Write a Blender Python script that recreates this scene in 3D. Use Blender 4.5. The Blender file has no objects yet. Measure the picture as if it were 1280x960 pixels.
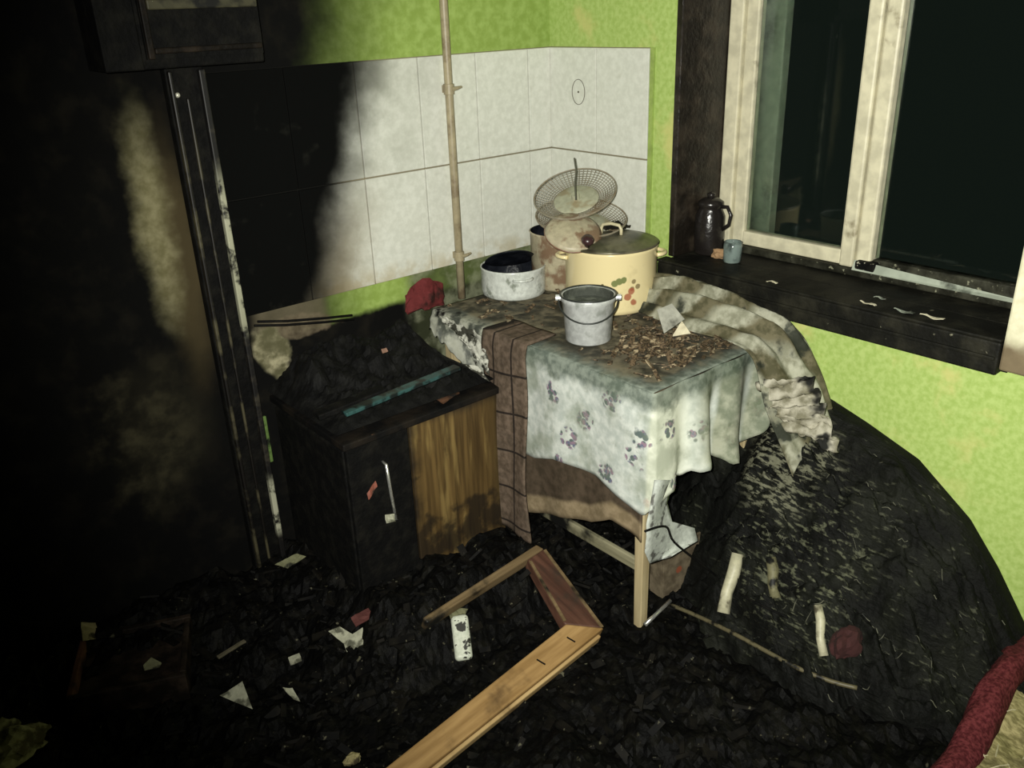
import bpy, bmesh, math, random
from mathutils import Vector, Matrix, noise as mn

sc = bpy.context.scene
col = sc.collection
PI = math.pi

# ------------------------------------------------------------------ camera
FPX = 1078.7
CAM = Vector((-1.9191, -2.0937, 1.5620))
YAW, PITCH, ROLL = .8841, .4106, -.0390
_f = Vector((math.cos(PITCH)*math.cos(YAW), math.cos(PITCH)*math.sin(YAW), -math.sin(PITCH)))
_r = Vector((math.sin(YAW), -math.cos(YAW), 0)); _u = _r.cross(_f)
RT = math.cos(ROLL)*_r + math.sin(ROLL)*_u
UP = -math.sin(ROLL)*_r + math.cos(ROLL)*_u
FW = _f
cd = bpy.data.cameras.new('camera'); cam = bpy.data.objects.new('camera', cd); col.objects.link(cam)
cd.sensor_width = 36; cd.sensor_fit = 'HORIZONTAL'; cd.lens = 36*FPX/1280; cd.clip_start = .02
mw = Matrix((RT, UP, -FW)).transposed().to_4x4(); mw.translation = CAM
cam.matrix_world = mw
sc.camera = cam

def at(px, py, ax, v):
    """point of the place seen at a photo pixel, on the plane ax = v"""
    d = FW + RT*(px-640)/FPX + UP*(480-py)/FPX
    i = 'xyz'.index(ax)
    return CAM + d*((v-CAM[i])/d[i])

# ------------------------------------------------------------------ world (night outside) and the photographer's flash
w = bpy.data.worlds.new('night'); sc.world = w; w.use_nodes = True
w.node_tree.nodes['Background'].inputs[0].default_value = (.55, .75, .60, 1)
w.node_tree.nodes['Background'].inputs[1].default_value = .014
fl = bpy.data.lights.new('phone_flash', 'SPOT'); fl.energy = 310; fl.color = (1, .99, .90)
fl.spot_size = math.radians(92); fl.spot_blend = .85; fl.shadow_soft_size = .012
flo = bpy.data.objects.new('phone_flash', fl); col.objects.link(flo)
flo.location = CAM + UP*.03 - RT*.035 - FW*.01
aim = at(860, 330, 'x', -.1)
flo.rotation_euler = (aim-flo.location).to_track_quat('-Z', 'Y').to_euler()

sc.view_settings.view_transform = 'Standard'
try: sc.view_settings.look = 'None'
except Exception: pass
sc.view_settings.gamma = 1
sc.view_settings.use_curve_mapping = False
sc.view_settings.exposure = 0

# ------------------------------------------------------------------ material helpers
class S:
    def __init__(s, nt, sk): s.nt, s.k = nt, sk
    def _m(s, op, *o):
        n = s.nt.nodes.new('ShaderNodeMath'); n.operation = op
        for i, v in enumerate((s,)+o):
            if isinstance(v, S): s.nt.links.new(v.k, n.inputs[i])
            else: n.inputs[i].default_value = v
        return S(s.nt, n.outputs[0])
    def __add__(s, o): return s._m('ADD', o)
    __radd__ = __add__
    def __sub__(s, o): return s._m('SUBTRACT', o)
    def __rsub__(s, o): return (s*-1)+o
    def __mul__(s, o): return s._m('MULTIPLY', o)
    __rmul__ = __mul__
    def __truediv__(s, o): return s._m('DIVIDE', o)
    def abs(s): return s._m('ABSOLUTE')
    def mx(s, o): return s._m('MAXIMUM', o)
    def mnm(s, o): return s._m('MINIMUM', o)
    def mod(s, o): return s._m('FLOORED_MODULO', o)
    def sqrt(s): return s._m('SQRT')
    def sm(s, a, b):
        n = s.nt.nodes.new('ShaderNodeMapRange'); n.interpolation_type = 'SMOOTHSTEP'
        inv = a > b
        if inv: a, b = b, a
        s.nt.links.new(s.k, n.inputs[0]); n.inputs[1].default_value = a; n.inputs[2].default_value = b
        n.inputs[3].default_value = 1 if inv else 0; n.inputs[4].default_value = 0 if inv else 1
        return S(s.nt, n.outputs[0])

class Mat:
    def __init__(m, name, rough=.8, metal=0, spec=.3):
        m.m = bpy.data.materials.new(name); m.m.use_nodes = True; m.nt = m.m.node_tree
        m.b = m.nt.nodes['Principled BSDF']; m._p = None
        m.b.inputs['Roughness'].default_value = rough; m.b.inputs['Metallic'].default_value = metal
        m.b.inputs['Specular IOR Level'].default_value = spec
    def pos(m, obj=False):
        if obj:
            n = m.nt.nodes.new('ShaderNodeTexCoord'); sk = n.outputs['Object']
        else:
            n = m.nt.nodes.new('ShaderNodeNewGeometry'); sk = n.outputs['Position']
        q = m.nt.nodes.new('ShaderNodeSeparateXYZ'); m.nt.links.new(sk, q.inputs[0]); m.vec = sk
        return [S(m.nt, q.outputs[i]) for i in range(3)]
    def comb(m, x, y, z):
        n = m.nt.nodes.new('ShaderNodeCombineXYZ')
        for i, v in enumerate((x, y, z)):
            if isinstance(v, S): m.nt.links.new(v.k, n.inputs[i])
            else: n.inputs[i].default_value = v
        return n.outputs[0]
    def noise(m, scale, detail=4, vec=None, rough=.55):
        n = m.nt.nodes.new('ShaderNodeTexNoise'); n.inputs['Scale'].default_value = scale
        n.inputs['Detail'].default_value = detail; n.inputs['Roughness'].default_value = rough
        m.nt.links.new(vec or m.vec, n.inputs['Vector'])
        return S(m.nt, n.outputs[0])
    def vor(m, scale, vec=None):
        n = m.nt.nodes.new('ShaderNodeTexVoronoi'); n.inputs['Scale'].default_value = scale
        m.nt.links.new(vec or m.vec, n.inputs['Vector'])
        return S(m.nt, n.outputs['Distance'])
    def mix(m, f, a, b):
        n = m.nt.nodes.new('ShaderNodeMix'); n.data_type = 'RGBA'
        def put(i, v):
            if isinstance(v, S): m.nt.links.new(v.k, n.inputs[i])
            elif isinstance(v, (int, float)): n.inputs[i].default_value = v
            else: n.inputs[i].default_value = (*v[:3], 1)
        put(0, f); put(6, a); put(7, b)
        return S(m.nt, n.outputs[2])
    def color(m, c):
        if isinstance(c, S): m.nt.links.new(c.k, m.b.inputs['Base Color'])
        else: m.b.inputs['Base Color'].default_value = (*c, 1)
        return m
    def rough(m, r): m.nt.links.new(r.k, m.b.inputs['Roughness']); return m
    def bump(m, h, strength=.4, dist=.01):
        n = m.nt.nodes.new('ShaderNodeBump'); n.inputs['Strength'].default_value = strength; n.inputs['Distance'].default_value = dist
        m.nt.links.new(h.k, n.inputs['Height']); m.nt.links.new(n.outputs[0], m.b.inputs['Normal']); return m

def ell(x, y, cx, cy, rx, ry):
    """normalised distance from an ellipse centre"""
    a = (x-cx)*(1/rx); b = (y-cy)*(1/ry)
    return (a*a+b*b).sqrt()

SOOT = (.005, .005, .0042)
BLACK = (.0035, .0035, .0033)

def mat_leftwall():
    m = Mat('fire_stained_wall', .9, 0, .08); x, y, z = m.pos()
    n1 = m.noise(6, 5); n2 = m.noise(35, 4); n3 = m.noise(14, 4)
    g = m.mix(n2.sm(.35, .7), (.23, .325, .07), (.31, .42, .115))
    # soot: left of a leaning front; wider fade on the paint above the tiles
    xb = z*.32 - 1.105 + (n1-.5)*.14
    soot = (x-xb).sm(.16, -.10)
    top0 = (x-xb+(n3-.5)*.06).sm(.15, -.24)
    ab = z.sm(1.445, 1.446)
    soot = ab*top0 + (1-ab)*soot
    low = (z + (n3-.5)*.03).sm(.79, .765)
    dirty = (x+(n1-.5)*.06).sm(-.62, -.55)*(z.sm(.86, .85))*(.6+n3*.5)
    soot = soot.mx(low)
    # scorched but not black just under the tiles; light plaster left bare
    band = (z+(n1-.5)*.03).sm(.765, .775)*(z.sm(.86, .85))*x.sm(-1.09, -1.05)*x.sm(-.84, -.88)
    pl = (ell(x+(z-.74)*.35+(n3-.5)*.07, z+(n1-.5)*.16, -1.035, .735, .055, .085)+(n3-.5)*.7).sm(1.05, .75)
    pl2 = (ell(x+(n3-.5)*.10, z+(n1-.5)*.06+x*.10, -.94, .69, .12, .035)+(n3-.5)*.8).sm(1.1, .8)
    c = m.mix(soot, g, m.mix(n3.sm(.45, .75), BLACK, (.009, .008, .006)))
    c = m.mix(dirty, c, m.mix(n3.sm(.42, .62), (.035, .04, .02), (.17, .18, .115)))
    c = m.mix(band*.8, c, m.mix(n3, (.05, .043, .025), (.17, .145, .095)))
    c = m.mix(pl2*.7, c, m.mix(n2.sm(.3, .7), (.07, .055, .035), (.16, .13, .085)))
    c = m.mix(pl, c, m.mix(n2.sm(.3, .7)*n3.sm(.35, .6), (.09, .085, .045), (.36, .33, .21)))
    # left of the burnt post: bare brownish plaster showing through soot
    p1 = ell(x+(n3-.5)*.07, z+(n1-.5)*.25, -1.275, 1.13, .055, .30).sm(1.15, .15)
    p1b = ell(x+(n3-.5)*.05, z+(n1-.5)*.2, -1.225, 1.02, .075, .36).sm(1.1, .3)
    p2 = ell(x+(n3-.5)*.2, z+(n1-.5)*.3, -1.36, .60, .15, .22).sm(1.15, .25)*(.25+n3.sm(.38, .70)*.75)
    c = m.mix(p1b*.75, c, (.075, .058, .028))
    c = m.mix(p1*.8, c, m.mix(n2.sm(.3, .7), (.17, .155, .075), (.30, .275, .155)))
    c = m.mix(p2*.65, c, (.065, .058, .032))
    m.color(c); m.bump(n2+n3, .25, .004); return m.m

def mat_tile(side):
    m = Mat('glazed_tile_'+side, .22, 0, .5); x, y, z = m.pos()
    n1 = m.noise(6, 5); n2 = m.noise(60, 3); n3 = m.noise(18, 5)
    c = m.mix(n2.sm(.3, .75), (.57, .58, .51), (.66, .67, .60))
    c = m.mix(n3.sm(.62, .80)*.35, c, (.33, .33, .24))
    if side == 'left':
        xb = z*.32 - 1.115 + (n1-.5)*.13
        s = (x-xb).sm(.11, -.085)
        grey = (x-xb).sm(.30, .05)*n1.sm(.35, .65)*z.sm(1.0, 1.3)
        c = m.mix(grey*.55, c, (.26, .27, .21))
        warm = z.sm(.92, .86)*n3.sm(.4, .6)
        c = m.mix(warm*.6, c, (.42, .36, .22))
        c = m.mix((x-xb).sm(.16, .02)*z.sm(1.25, .9)*.7, c, (.16, .115, .045))
        c = m.mix(s, c, m.mix(n3.sm(.6, .8), (.0028, .003, .0028), (.010, .010, .008)))
        m.rough(.22 + s*.6); m.nt.links.new((.5-s*.46).k, m.b.inputs['Specular IOR Level'])
    m.color(c); return m.m

def mat_rightwall():
    m = Mat('lime_paint', .6, 0, .3); x, y, z = m.pos()
    n1 = m.noise(7, 5); n2 = m.noise(70, 3); n3 = m.noise(22, 4)
    c = m.mix(n2.sm(.3, .7), (.31, .43, .105), (.41, .53, .165))
    c = m.mix(n1.sm(.52, .68)*z.sm(.3, .75)*.75, c, (.55, .52, .19))
    c = m.mix(n3.sm(.66, .74)*.4, c, (.20, .30, .06))
    m.color(c); m.bump(n3, .15, .003); return m.m

def mat_char(name='charred', lo=(.0024, .0024, .0023), hi=(.0085, .008, .0062), rough=.75, scale=25, pale=None, amt=.70, spec=.12):
    m = Mat(name, rough, 0, spec); m.pos(True)
    n1 = m.noise(scale, 6); n2 = m.noise(scale*3.1, 4)
    c = m.mix(n1.sm(.4, .75), lo, hi)
    if pale: c = m.mix(n2.sm(amt, amt+.08), c, pale)
    m.color(c); m.bump(n1+n2, .45, .006); return m.m

def mat_plain(name, c, rough=.6, metal=0, spec=.4, dirt=None, dscale=14, damt=(.5, .7), var=.25):
    m = Mat(name, rough, metal, spec); m.pos(True)
    n = m.noise(dscale*3, 4); d = m.noise(dscale, 5)
    k = m.mix(n.sm(.3, .7), tuple(v*(1-var) for v in c), c)
    if dirt: k = m.mix(d.sm(*damt), k, dirt)
    m.color(k); return m.m

def mat_wood(name, a, b, axis=2, scale=9, dirt=None, damt=(.5, .7), rough=.55):
    m = Mat(name, rough, 0, .35); p = m.pos(True)
    k = [14*scale/9, 14*scale/9, 14*scale/9]; k[axis] = 1.2
    v = m.comb(p[0]*k[0], p[1]*k[1], p[2]*k[2])
    n = m.noise(3, 6, v); d = m.noise(7, 5)
    c = m.mix(n.sm(.3, .7), a, b)
    if dirt: c = m.mix(d.sm(*damt), c, dirt)
    m.color(c); m.bump(n, .2, .002); return m.m

M = {}
M['wall_l'] = mat_leftwall(); M['tile_l'] = mat_tile('left'); M['tile_r'] = mat_tile('right'); M['wall_r'] = mat_rightwall()
M['char'] = mat_char(); M['char_pale'] = mat_char('charred_flaked', pale=(.16, .15, .12), amt=.66)
M['char_brown'] = mat_char('charred_brown', (.005, .004, .003), (.022, .016, .011), .6, 18)
M['soot_plaster'] = mat_char('sooted_plaster', (.01, .01, .008), (.03, .028, .022), .9, 6)
M['cream'] = mat_plain('old_cream_paint', (.66, .62, .44), .45, 0, .4, (.16, .13, .07), 9, (.62, .74))
M['cream_dim'] = mat_plain('grimy_cream_dimmed', (.34, .36, .28), .45, 0, .4, (.10, .11, .08), 9, (.5, .7))  # cream dimmed as behind window glass, put into the colour, plus dark grime
m = Mat('grout', .9, 0, .1); x, y, z = m.pos(); m.color(m.mix((x-z*.32+1.115).sm(.05, -.06)*y.sm(-.02, -.01), (.20, .175, .115), SOOT)); M['grout'] = m.m

# ------------------------------------------------------------------ mesh helpers
class MB:
    def __init__(s): s.v, s.f = [], []
    def add(s, vs, fs):
        o = len(s.v); s.v += [Vector(v) for v in vs]; s.f += [tuple(i+o for i in f) for f in fs]; return s
    def box(s, x0, x1, y0, y1, z0, z1, mat=None):
        vs = [Vector((x, y, z)) for z in (z0, z1) for y in (y0, y1) for x in (x0, x1)]
        if mat: vs = [mat @ v for v in vs]
        return s.add(vs, [(0, 2, 3, 1), (4, 5, 7, 6), (0, 1, 5, 4), (2, 6, 7, 3), (0, 4, 6, 2), (1, 3, 7, 5)])
    def tube(s, pts, r, n=8, close=False):
        pts = [Vector(p) for p in pts]; k = len(pts)
        rs = r if isinstance(r, (list, tuple)) else [r]*k
        vs, fs = [], []
        pa = None
        for i, p in enumerate(pts):
            a = pts[(i-1) % k] if (close or i > 0) else p
            b = pts[(i+1) % k] if (close or i < k-1) else p
            t = (b-a).normalized()
            if pa is None:
                pa = Vector((0, 0, 1)) if abs(t.z) < .9 else Vector((1, 0, 0))
            pa = (pa - t*pa.dot(t)).normalized(); q = t.cross(pa)
            for j in range(n):
                an = 2*PI*j/n
                vs.append(p + (pa*math.cos(an)+q*math.sin(an))*rs[i])
        for i in range(k if close else k-1):
            for j in range(n):
                i2 = (i+1) % k
                fs.append((i*n+j, i*n+(j+1) % n, i2*n+(j+1) % n, i2*n+j))
        if not close:
            fs.append(tuple(range(n-1, -1, -1))); fs.append(tuple((k-1)*n+j for j in range(n)))
        return s.add(vs, fs)
    def lathe(s, prof, n=40, mat=None):
        """profile of (radius, z); radius 0 closes"""
        vs, fs, rows = [], [], []
        for r, z in prof:
            if r < 1e-6: rows.append([len(vs)]); vs.append(Vector((0, 0, z)))
            else:
                rows.append(list(range(len(vs), len(vs)+n)))
                vs += [Vector((r*math.cos(2*PI*j/n), r*math.sin(2*PI*j/n), z)) for j in range(n)]
        for a, b in zip(rows, rows[1:]):
            for j in range(n):
                j2 = (j+1) % n
                if len(a) == 1 and len(b) == 1: continue
                if len(a) == 1: fs.append((a[0], b[j2], b[j]))
                elif len(b) == 1: fs.append((a[j], a[j2], b[0]))
                else: fs.append((a[j], a[j2], b[j2], b[j]))
        if mat: vs = [mat @ v for v in vs]
        return s.add(vs, fs)
    def grid(s, fn, nu, nv):
        vs = [Vector(fn(i/nu, j/nv)) for i in range(nu+1) for j in range(nv+1)]
        fs = [(i*(nv+1)+j, (i+1)*(nv+1)+j, (i+1)*(nv+1)+j+1, i*(nv+1)+j+1) for i in range(nu) for j in range(nv)]
        return s.add(vs, fs)
    def build(s, name, mat, parent=None, loc=None, smooth=False, bevel=0, solid=0, rot=None, bseg=2):
        me = bpy.data.meshes.new(name); me.from_pydata([tuple(v) for v in s.v], [], s.f); me.update()
        if smooth:
            me.polygons.foreach_set('use_smooth', [True]*len(me.polygons))
        me.materials.append(mat)
        bm = bmesh.new(); bm.from_mesh(me); bmesh.ops.recalc_face_normals(bm, faces=bm.faces); bm.to_mesh(me); bm.free()
        o = bpy.data.objects.new(name, me); col.objects.link(o)
        if parent: o.parent = parent
        if loc is not None: o.location = loc
        if rot is not None: o.rotation_euler = rot
        if solid:
            md = o.modifiers.new('thickness', 'SOLIDIFY'); md.thickness = solid; md.offset = 0
        if bevel:
            md = o.modifiers.new('edge', 'BEVEL'); md.width = bevel; md.segments = bseg; md.limit_method = 'ANGLE'
        if smooth and bevel: pass
        return o

def tag(o, label=None, cat=None, group=None, kind=None):
    if label: o['label'] = label
    if cat: o['category'] = cat
    if group: o['group'] = group
    if kind: o['kind'] = kind
    return o
def root(name, loc, label, cat, rz=0, rot=None, group=None):
    o = bpy.data.objects.new(name, None); col.objects.link(o); o.location = loc; o.empty_display_size = .05
    o.rotation_euler = rot if rot else (0, 0, rz)
    return tag(o, label, cat, group)
def share(src, name, parent, loc, scale=None):
    o = bpy.data.objects.new(name, src.data); col.objects.link(o); o.parent = parent; o.location = loc
    if scale: o.scale = scale
    for md in src.modifiers:
        k = o.modifiers.new(md.name, md.type)
        if md.type == 'BEVEL': k.width = md.width; k.segments = md.segments; k.limit_method = md.limit_method
    return o
def fb(x, y, z=0, o=4): return mn.fractal(Vector((x, y, z)), .9, 2.1, o)
def lerp(a, b, t): return a+(b-a)*t
def interp(xs, ys, x):
    if x <= xs[0]: return ys[0]
    for i in range(len(xs)-1):
        if x <= xs[i+1]:
            t = (x-xs[i])/(xs[i+1]-xs[i]); return lerp(ys[i], ys[i+1], t)
    return ys[-1]
def ssm(a, b, x):
    t = max(0, min(1, (x-a)/(b-a))); return t*t*(3-2*t)

# ------------------------------------------------------------------ the room
XW, YW, H = -3.1, -3.4, 2.5
wl = tag(MB().box(XW, .30, 0, .25, 0, H).build('wall_left', M['wall_l']), 'tiled green wall blackened by fire on its left side', 'wall', kind='structure')
# window opening in the right wall
WY0, WY1, WZ0, WZ1 = -.515, -1.455, .80, 2.05
b = MB()
b.box(0, .30, WY0, 0, 0, H); b.box(0, .30, YW, WY1, 0, H); b.box(0, .30, WY1, WY0, 0, WZ0); b.box(0, .30, WY1, WY0, WZ1, H)
wr = tag(b.build('wall_right', M['wall_r']), 'lime green painted wall around and below the window', 'wall', kind='structure')
tag(MB().box(XW-.2, XW, YW, .25, 0, H).build('wall_far', M['soot_plaster']), 'sooted wall behind the photographer on the left', 'wall', kind='structure')
tag(MB().box(XW-.2, .30, YW-.2, YW, 0, H).build('wall_back', M['soot_plaster']), 'sooted wall behind the photographer', 'wall', kind='structure')
tag(MB().box(XW-.2, .30, YW-.2, .25, H, H+.1).build('ceiling', M['soot_plaster']), 'soot black ceiling of the burnt kitchen', 'ceiling', kind='structure')
tag(MB().box(XW-.2, .30, YW-.2, .25, -.1, 0).build('floor', M['char']), 'charred floor buried under black debris', 'floor', kind='structure')

# tiles, one by one (20 x 30 cm, two rows)
T = 1.45
MB().box(-1.10, -.001, -.0035, 0, T-.6, T).build('grout_bed', M['grout'], wl)
MB().box(-.0035, 0, -.41, -.001, T-.6, T).build('grout_bed', M['grout'], wr)
tl = tr = None
for r in range(2):
    zc = T-.15-.3*r
    xs = [(-.0995, -.008)] + [(-.0995-.2*(i+1), -.0995-.2*i) for i in range(5)]
    for i, (x0, x1) in enumerate(xs):
        wdt = x1-x0-.0035
        if i == 0:
            o = MB().box(-wdt/2, wdt/2, -.009, 0, -.148, .148).build('tile', M['tile_l'], wl, ((x0+x1)/2, -.0005, zc), bevel=.0015)
        elif tl is None:
            tl = MB().box(-wdt/2, wdt/2, -.009, 0, -.148, .148).build('tile', M['tile_l'], wl, ((x0+x1)/2, -.0005, zc), bevel=.0015)
        else: share(tl, 'tile', wl, ((x0+x1)/2, -.0005, zc))
    for i in range(2):
        yc = -.1055-.2035*i
        if tr is None:
            tr = MB().box(-.009, 0, -.1, .1, -.148, .148).build('tile', M['tile_r'], wr, (-.0005, yc, zc), bevel=.0015)
        else: o = share(tr, 'tile', wr, (-.0005, yc, zc))
        if r == 0 and i == 0:
            cp = at(723, 115, 'x', -.01)
            g = MB().tube([(0, .027*math.cos(a), .036*math.sin(a)) for a in [2*PI*k/32 for k in range(32)]], .0009, 5, True)
            g.lathe([(0, -.001), (.003, -.001), (.003, .001), (0, .001)], 10, Matrix.Rotation(PI/2, 4, 'Y'))
            g.build('ring_mark', mat_plain('dark_ring', (.10, .09, .06)), tr, (-.0098, cp.y-yc, cp.z-zc))
# white painted edge beside the reveal and trim over tiles
tag(MB().box(-.008, .0, -.425, -.412, .85, T).build('trim_1', mat_plain('green_edge', (.30, .40, .10))), 'thin green painted strip at the right end of the tiles', 'trim', kind='structure')

# burnt door post on the left wall
m = Mat('scorched_post_paint', .55, 0, .4); x, y, z = m.pos(); n = m.noise(30, 5); n2 = m.noise(5, 3)
pz = z.sm(.80, .86)*z.sm(1.27, 1.15) + z.sm(.20, .24)*z.sm(.42, .36)
m.color(m.mix(pz*n.sm(.34, .5), m.mix(n.sm(.5, .75), (.005, .0045, .004), (.035, .03, .02)), m.mix(n2, (.22, .22, .14), (.46, .46, .34))))
M['post_pale'] = m.m
m = Mat('scorched_post_edge', .5, 0, .4); x, y, z = m.pos(); n = m.noise(12, 5)
m.color(m.mix(n.sm(.46, .64)*z.sm(1.42, 1.1), (.005, .004, .003), (.07, .062, .034)))
M['post_edge'] = m.m
tr2 = tag(MB().box(-1.195, -1.105, -.03, 0, 0, 1.47).build('trim_2', M['char'], bevel=.004), 'charred vertical door post on the black left wall', 'post', kind='structure')
MB().box(-1.123, -1.108, -.048, -.0305, .12, 1.46).build('bead', M['post_pale'], tr2, bevel=.003)
MB().box(-1.192, -1.183, -.045, -.0305, .12, 1.46).build('bead', M['post_edge'], tr2, bevel=.003)
MB().box(-1.158, -1.151, -.039, -.0305, .12, 1.40).build('bead', M['post_edge'], tr2, bevel=.003)
mg = mat_plain('green_paint_remnant', (.12, .20, .05), .6, 0, .3, SOOT, 20, (.45, .6))
p = at(322, 560, 'y', -.05)
MB().box(-.008, .008, -.004, .004, -.07, .07).build('paint_strip', mg, tr2, (-1.098, -.02, p.z), bevel=.002)

ng = at(222, 119, 'y', -.033)
MB().lathe([(0, -.004), (.005, -.004), (.006, 0), (.004, .003), (0, .004)], 12, Matrix.Rotation(PI/2, 4, 'X')).build('nail', mat_plain('bright_nail', (.7, .68, .55), .3, .3), tr2, (ng.x, -.034, ng.z), smooth=True)

# ------------------------------------------------------------------ window
FX = .17
win = bpy.data.objects.new('window_1', None); col.objects.link(win); win.location = (0, 0, 0)
tag(win, 'cream framed night window with charred left reveal', 'window', kind='structure')
b = MB()  # charred reveal boards: left side splayed, head, right side
b.add([(-.012, WY0+.012, .8866), (-.012, WY0-.010, .8866), (FX+.02, WY0-.020, .8866), (FX+.02, WY0, .8866),
       (-.012, WY0+.012, WZ1), (-.012, WY0-.010, WZ1), (FX+.02, WY0-.020, WZ1), (FX+.02, WY0, WZ1)],
      [(0, 1, 2, 3), (4, 7, 6, 5), (0, 4, 5, 1), (1, 5, 6, 2), (2, 6, 7, 3), (3, 7, 4, 0)])
mgl = mat_char('glossy_char_board', (.009, .007, .005), (.034, .026, .018), .38, 22, spec=.4)
b.build('reveal_board', mgl, win, bevel=.004)
MB().box(-.0, FX+.02, WY1, WY1+.02, .885, WZ1).build('reveal_board', mgl, win)
MB().box(-.0, FX+.02, WY1, WY0, WZ1-.02, WZ1).build('reveal_board', mgl, win)
# right casing on the wall, cream with burnt foot
m = Mat('cream_casing_burnt_foot', .45, 0, .4); x, y, z = m.pos(); n = m.noise(12, 5); n2 = m.noise(50, 3)
c = m.mix(n2.sm(.3, .7), (.58, .56, .38), (.70, .67, .48)); c = m.mix((z+(n-.5)*.06).sm(.90, .86), c, m.mix(n, (.05, .035, .02), (.28, .22, .13)))
m.color(c)
MB().box(-.045, -.001, -1.56, -1.447, .815, WZ1+.08).build('casing', m.m, win, bevel=.005)
def fbox(name, x0, x1, y0, y1, z0, z1, mt, bev=.004): return MB().box(x0, x1, min(y0, y1), max(y0, y1), z0, z1).build(name, mt, win, bevel=bev)
frame_y0, frame_y1, mul0, mul1 = -.5355, -1.435, -.938, -1.022
fbox('frame_stile', FX, FX+.06, frame_y0, -.580, .90, WZ1-.03, M['cream'])
fbox('frame_stile', FX, FX+.06, -1.40, frame_y1, .90, WZ1-.03, M['cream'])
fbox('frame_rail', FX, FX+.06, frame_y0, frame_y1, WZ1-.08, WZ1-.02, M['cream'])
mrail = mat_char('charred_rail', (.012, .012, .008), (.05, .05, .035), .5, 20, (.22, .22, .15), .62)
fbox('frame_rail', FX-.01, FX+.07, frame_y0, frame_y1, .885, .905, mrail, .003)
# left sash: stiles and bottom rail, cream, dirty glass
fbox('sash_stile', FX+.01, FX+.045, -.583, -.622, .9055, WZ1-.085, M['cream'])
fbox('sash_rail', FX+.005, FX+.045, -.6225, mul0+.002, .9055, .945, M['cream'])
fbox('mullion', FX-.008, FX+.05, mul0, -.977, .9055, WZ1-.085, M['cream'], .006)
fbox('mullion', FX-.002, FX+.05, -.981, mul1, .9055, WZ1-.085, M['cream'], .006)
fbox('mullion_foot', FX-.02, FX+.02, -.990, -1.045, .9055, .930, mat_char('burnt_foot', pale=(.35, .34, .25), amt=.6))
fbox('sash_rail', FX+.005, FX+.045, mul1-.002, -1.399, .9055, .935, mrail)
ml = mat_plain('pale_lit_ledge_and_flake', (.36, .40, .32), .5, 0, .4, (.03, .035, .025), 8, (.48, .62))
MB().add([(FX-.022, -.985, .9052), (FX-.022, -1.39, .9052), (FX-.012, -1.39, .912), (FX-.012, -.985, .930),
          (FX-.012, -.985, .9052), (FX-.012, -1.39, .9052)], [(0, 1, 2, 3), (0, 3, 4), (1, 5, 2), (0, 4, 5, 1), (3, 2, 5, 4)]).build('ledge_strip', ml, win)  # lit edge of the bottom rail, painted as a pale strip
gm = Mat('night_glass', .03, 0, .5); gm.color((.75, .85, .78)); gm.b.inputs['Transmission Weight'].default_value = 1; gm.b.inputs['IOR'].default_value = 1.45
fbox('pane', FX+.024, FX+.028, -.622, mul0, .945, WZ1-.085, gm.m, 0)
fbox('pane', FX+.024, FX+.028, mul1, -1.40, .935, WZ1-.085, gm.m, 0)
# outer sash of the double window, seen through the glass
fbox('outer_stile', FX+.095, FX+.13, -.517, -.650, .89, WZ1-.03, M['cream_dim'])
fbox('outer_stile', FX+.095, FX+.13, -.935, -.965, .89, WZ1-.03, M['char_brown'])
fbox('outer_stile', FX+.095, FX+.13, -1.40, -1.455, .89, WZ1-.03, M['char_brown'])
fbox('outer_rail', FX+.095, FX+.13, -.651, -1.399, .8861, .905, M['char_brown'])
fbox('outer_rail', FX+.095, FX+.13, -.651, -1.399, WZ1-.09, WZ1-.03, M['char_brown'])
# sill: three charred boards
msill = mat_char('charred_sill', (.006, .006, .0045), (.022, .021, .014), .6, 16, (.24, .23, .16), .70, .15)
sill = bpy.data.objects.new('trim_3', None); col.objects.link(sill); tag(sill, 'burnt black window sill above the lime wall', 'window sill', kind='structure')
MB().box(-.052, -.012, -1.446, -.497, .803, .8775).build('front_board', msill, sill, bevel=.005)
MB().box(-.060, -.0525, -1.440, -.51, .838, .846).build('bead', msill, sill, bevel=.002)
MB().box(-.055, -.0125, -.5165, -.497, .8785, .886).build('plank', msill, sill, bevel=.003)
MB().box(-.055, .055, -1.446, WY0-.002, .8785, .886).build('plank', msill, sill, bevel=.003)
MB().box(.058, FX+.10, -1.452, WY0-.002, .8785, .8848).build('plank', msill, sill, bevel=.002)
MB().box(-.011, FX+.128, -1.454, WY0-.001, .8005, .878).build('core', M['char'], sill)
for k, (px, py, ln, wd) in enumerate([(1085, 379, .045, .007), (1130, 389, .05, .010), (1165, 396, .055, .008), (1100, 372, .03, .006), (965, 352, .03, .006)]):
    p = at(px, py, 'z', .889)
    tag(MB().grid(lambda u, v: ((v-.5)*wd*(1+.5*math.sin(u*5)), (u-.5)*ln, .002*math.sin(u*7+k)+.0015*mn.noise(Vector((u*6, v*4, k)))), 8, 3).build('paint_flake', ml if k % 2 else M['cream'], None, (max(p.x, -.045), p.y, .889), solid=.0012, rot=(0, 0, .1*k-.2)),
        ['pale paint flake at left end of the row along sill edge', 'cream curl of paint on sill, second in row', 'largest pale paint flake on the sill edge', 'tiny cream flake on the sill below the mullion', 'small pale flake on sill near the jar'][k] if False else
        ['cream paint flake on sill edge just right of mullion', 'long pale paint flake midway along the charred sill', 'cream paint flake on the sill nearest the right casing', 'small pale paint flake on sill below the mullion foot', 'small cream paint flake on sill beside the glass jar'][k], 'paint flake', 'paint flakes on the sill')

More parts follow.
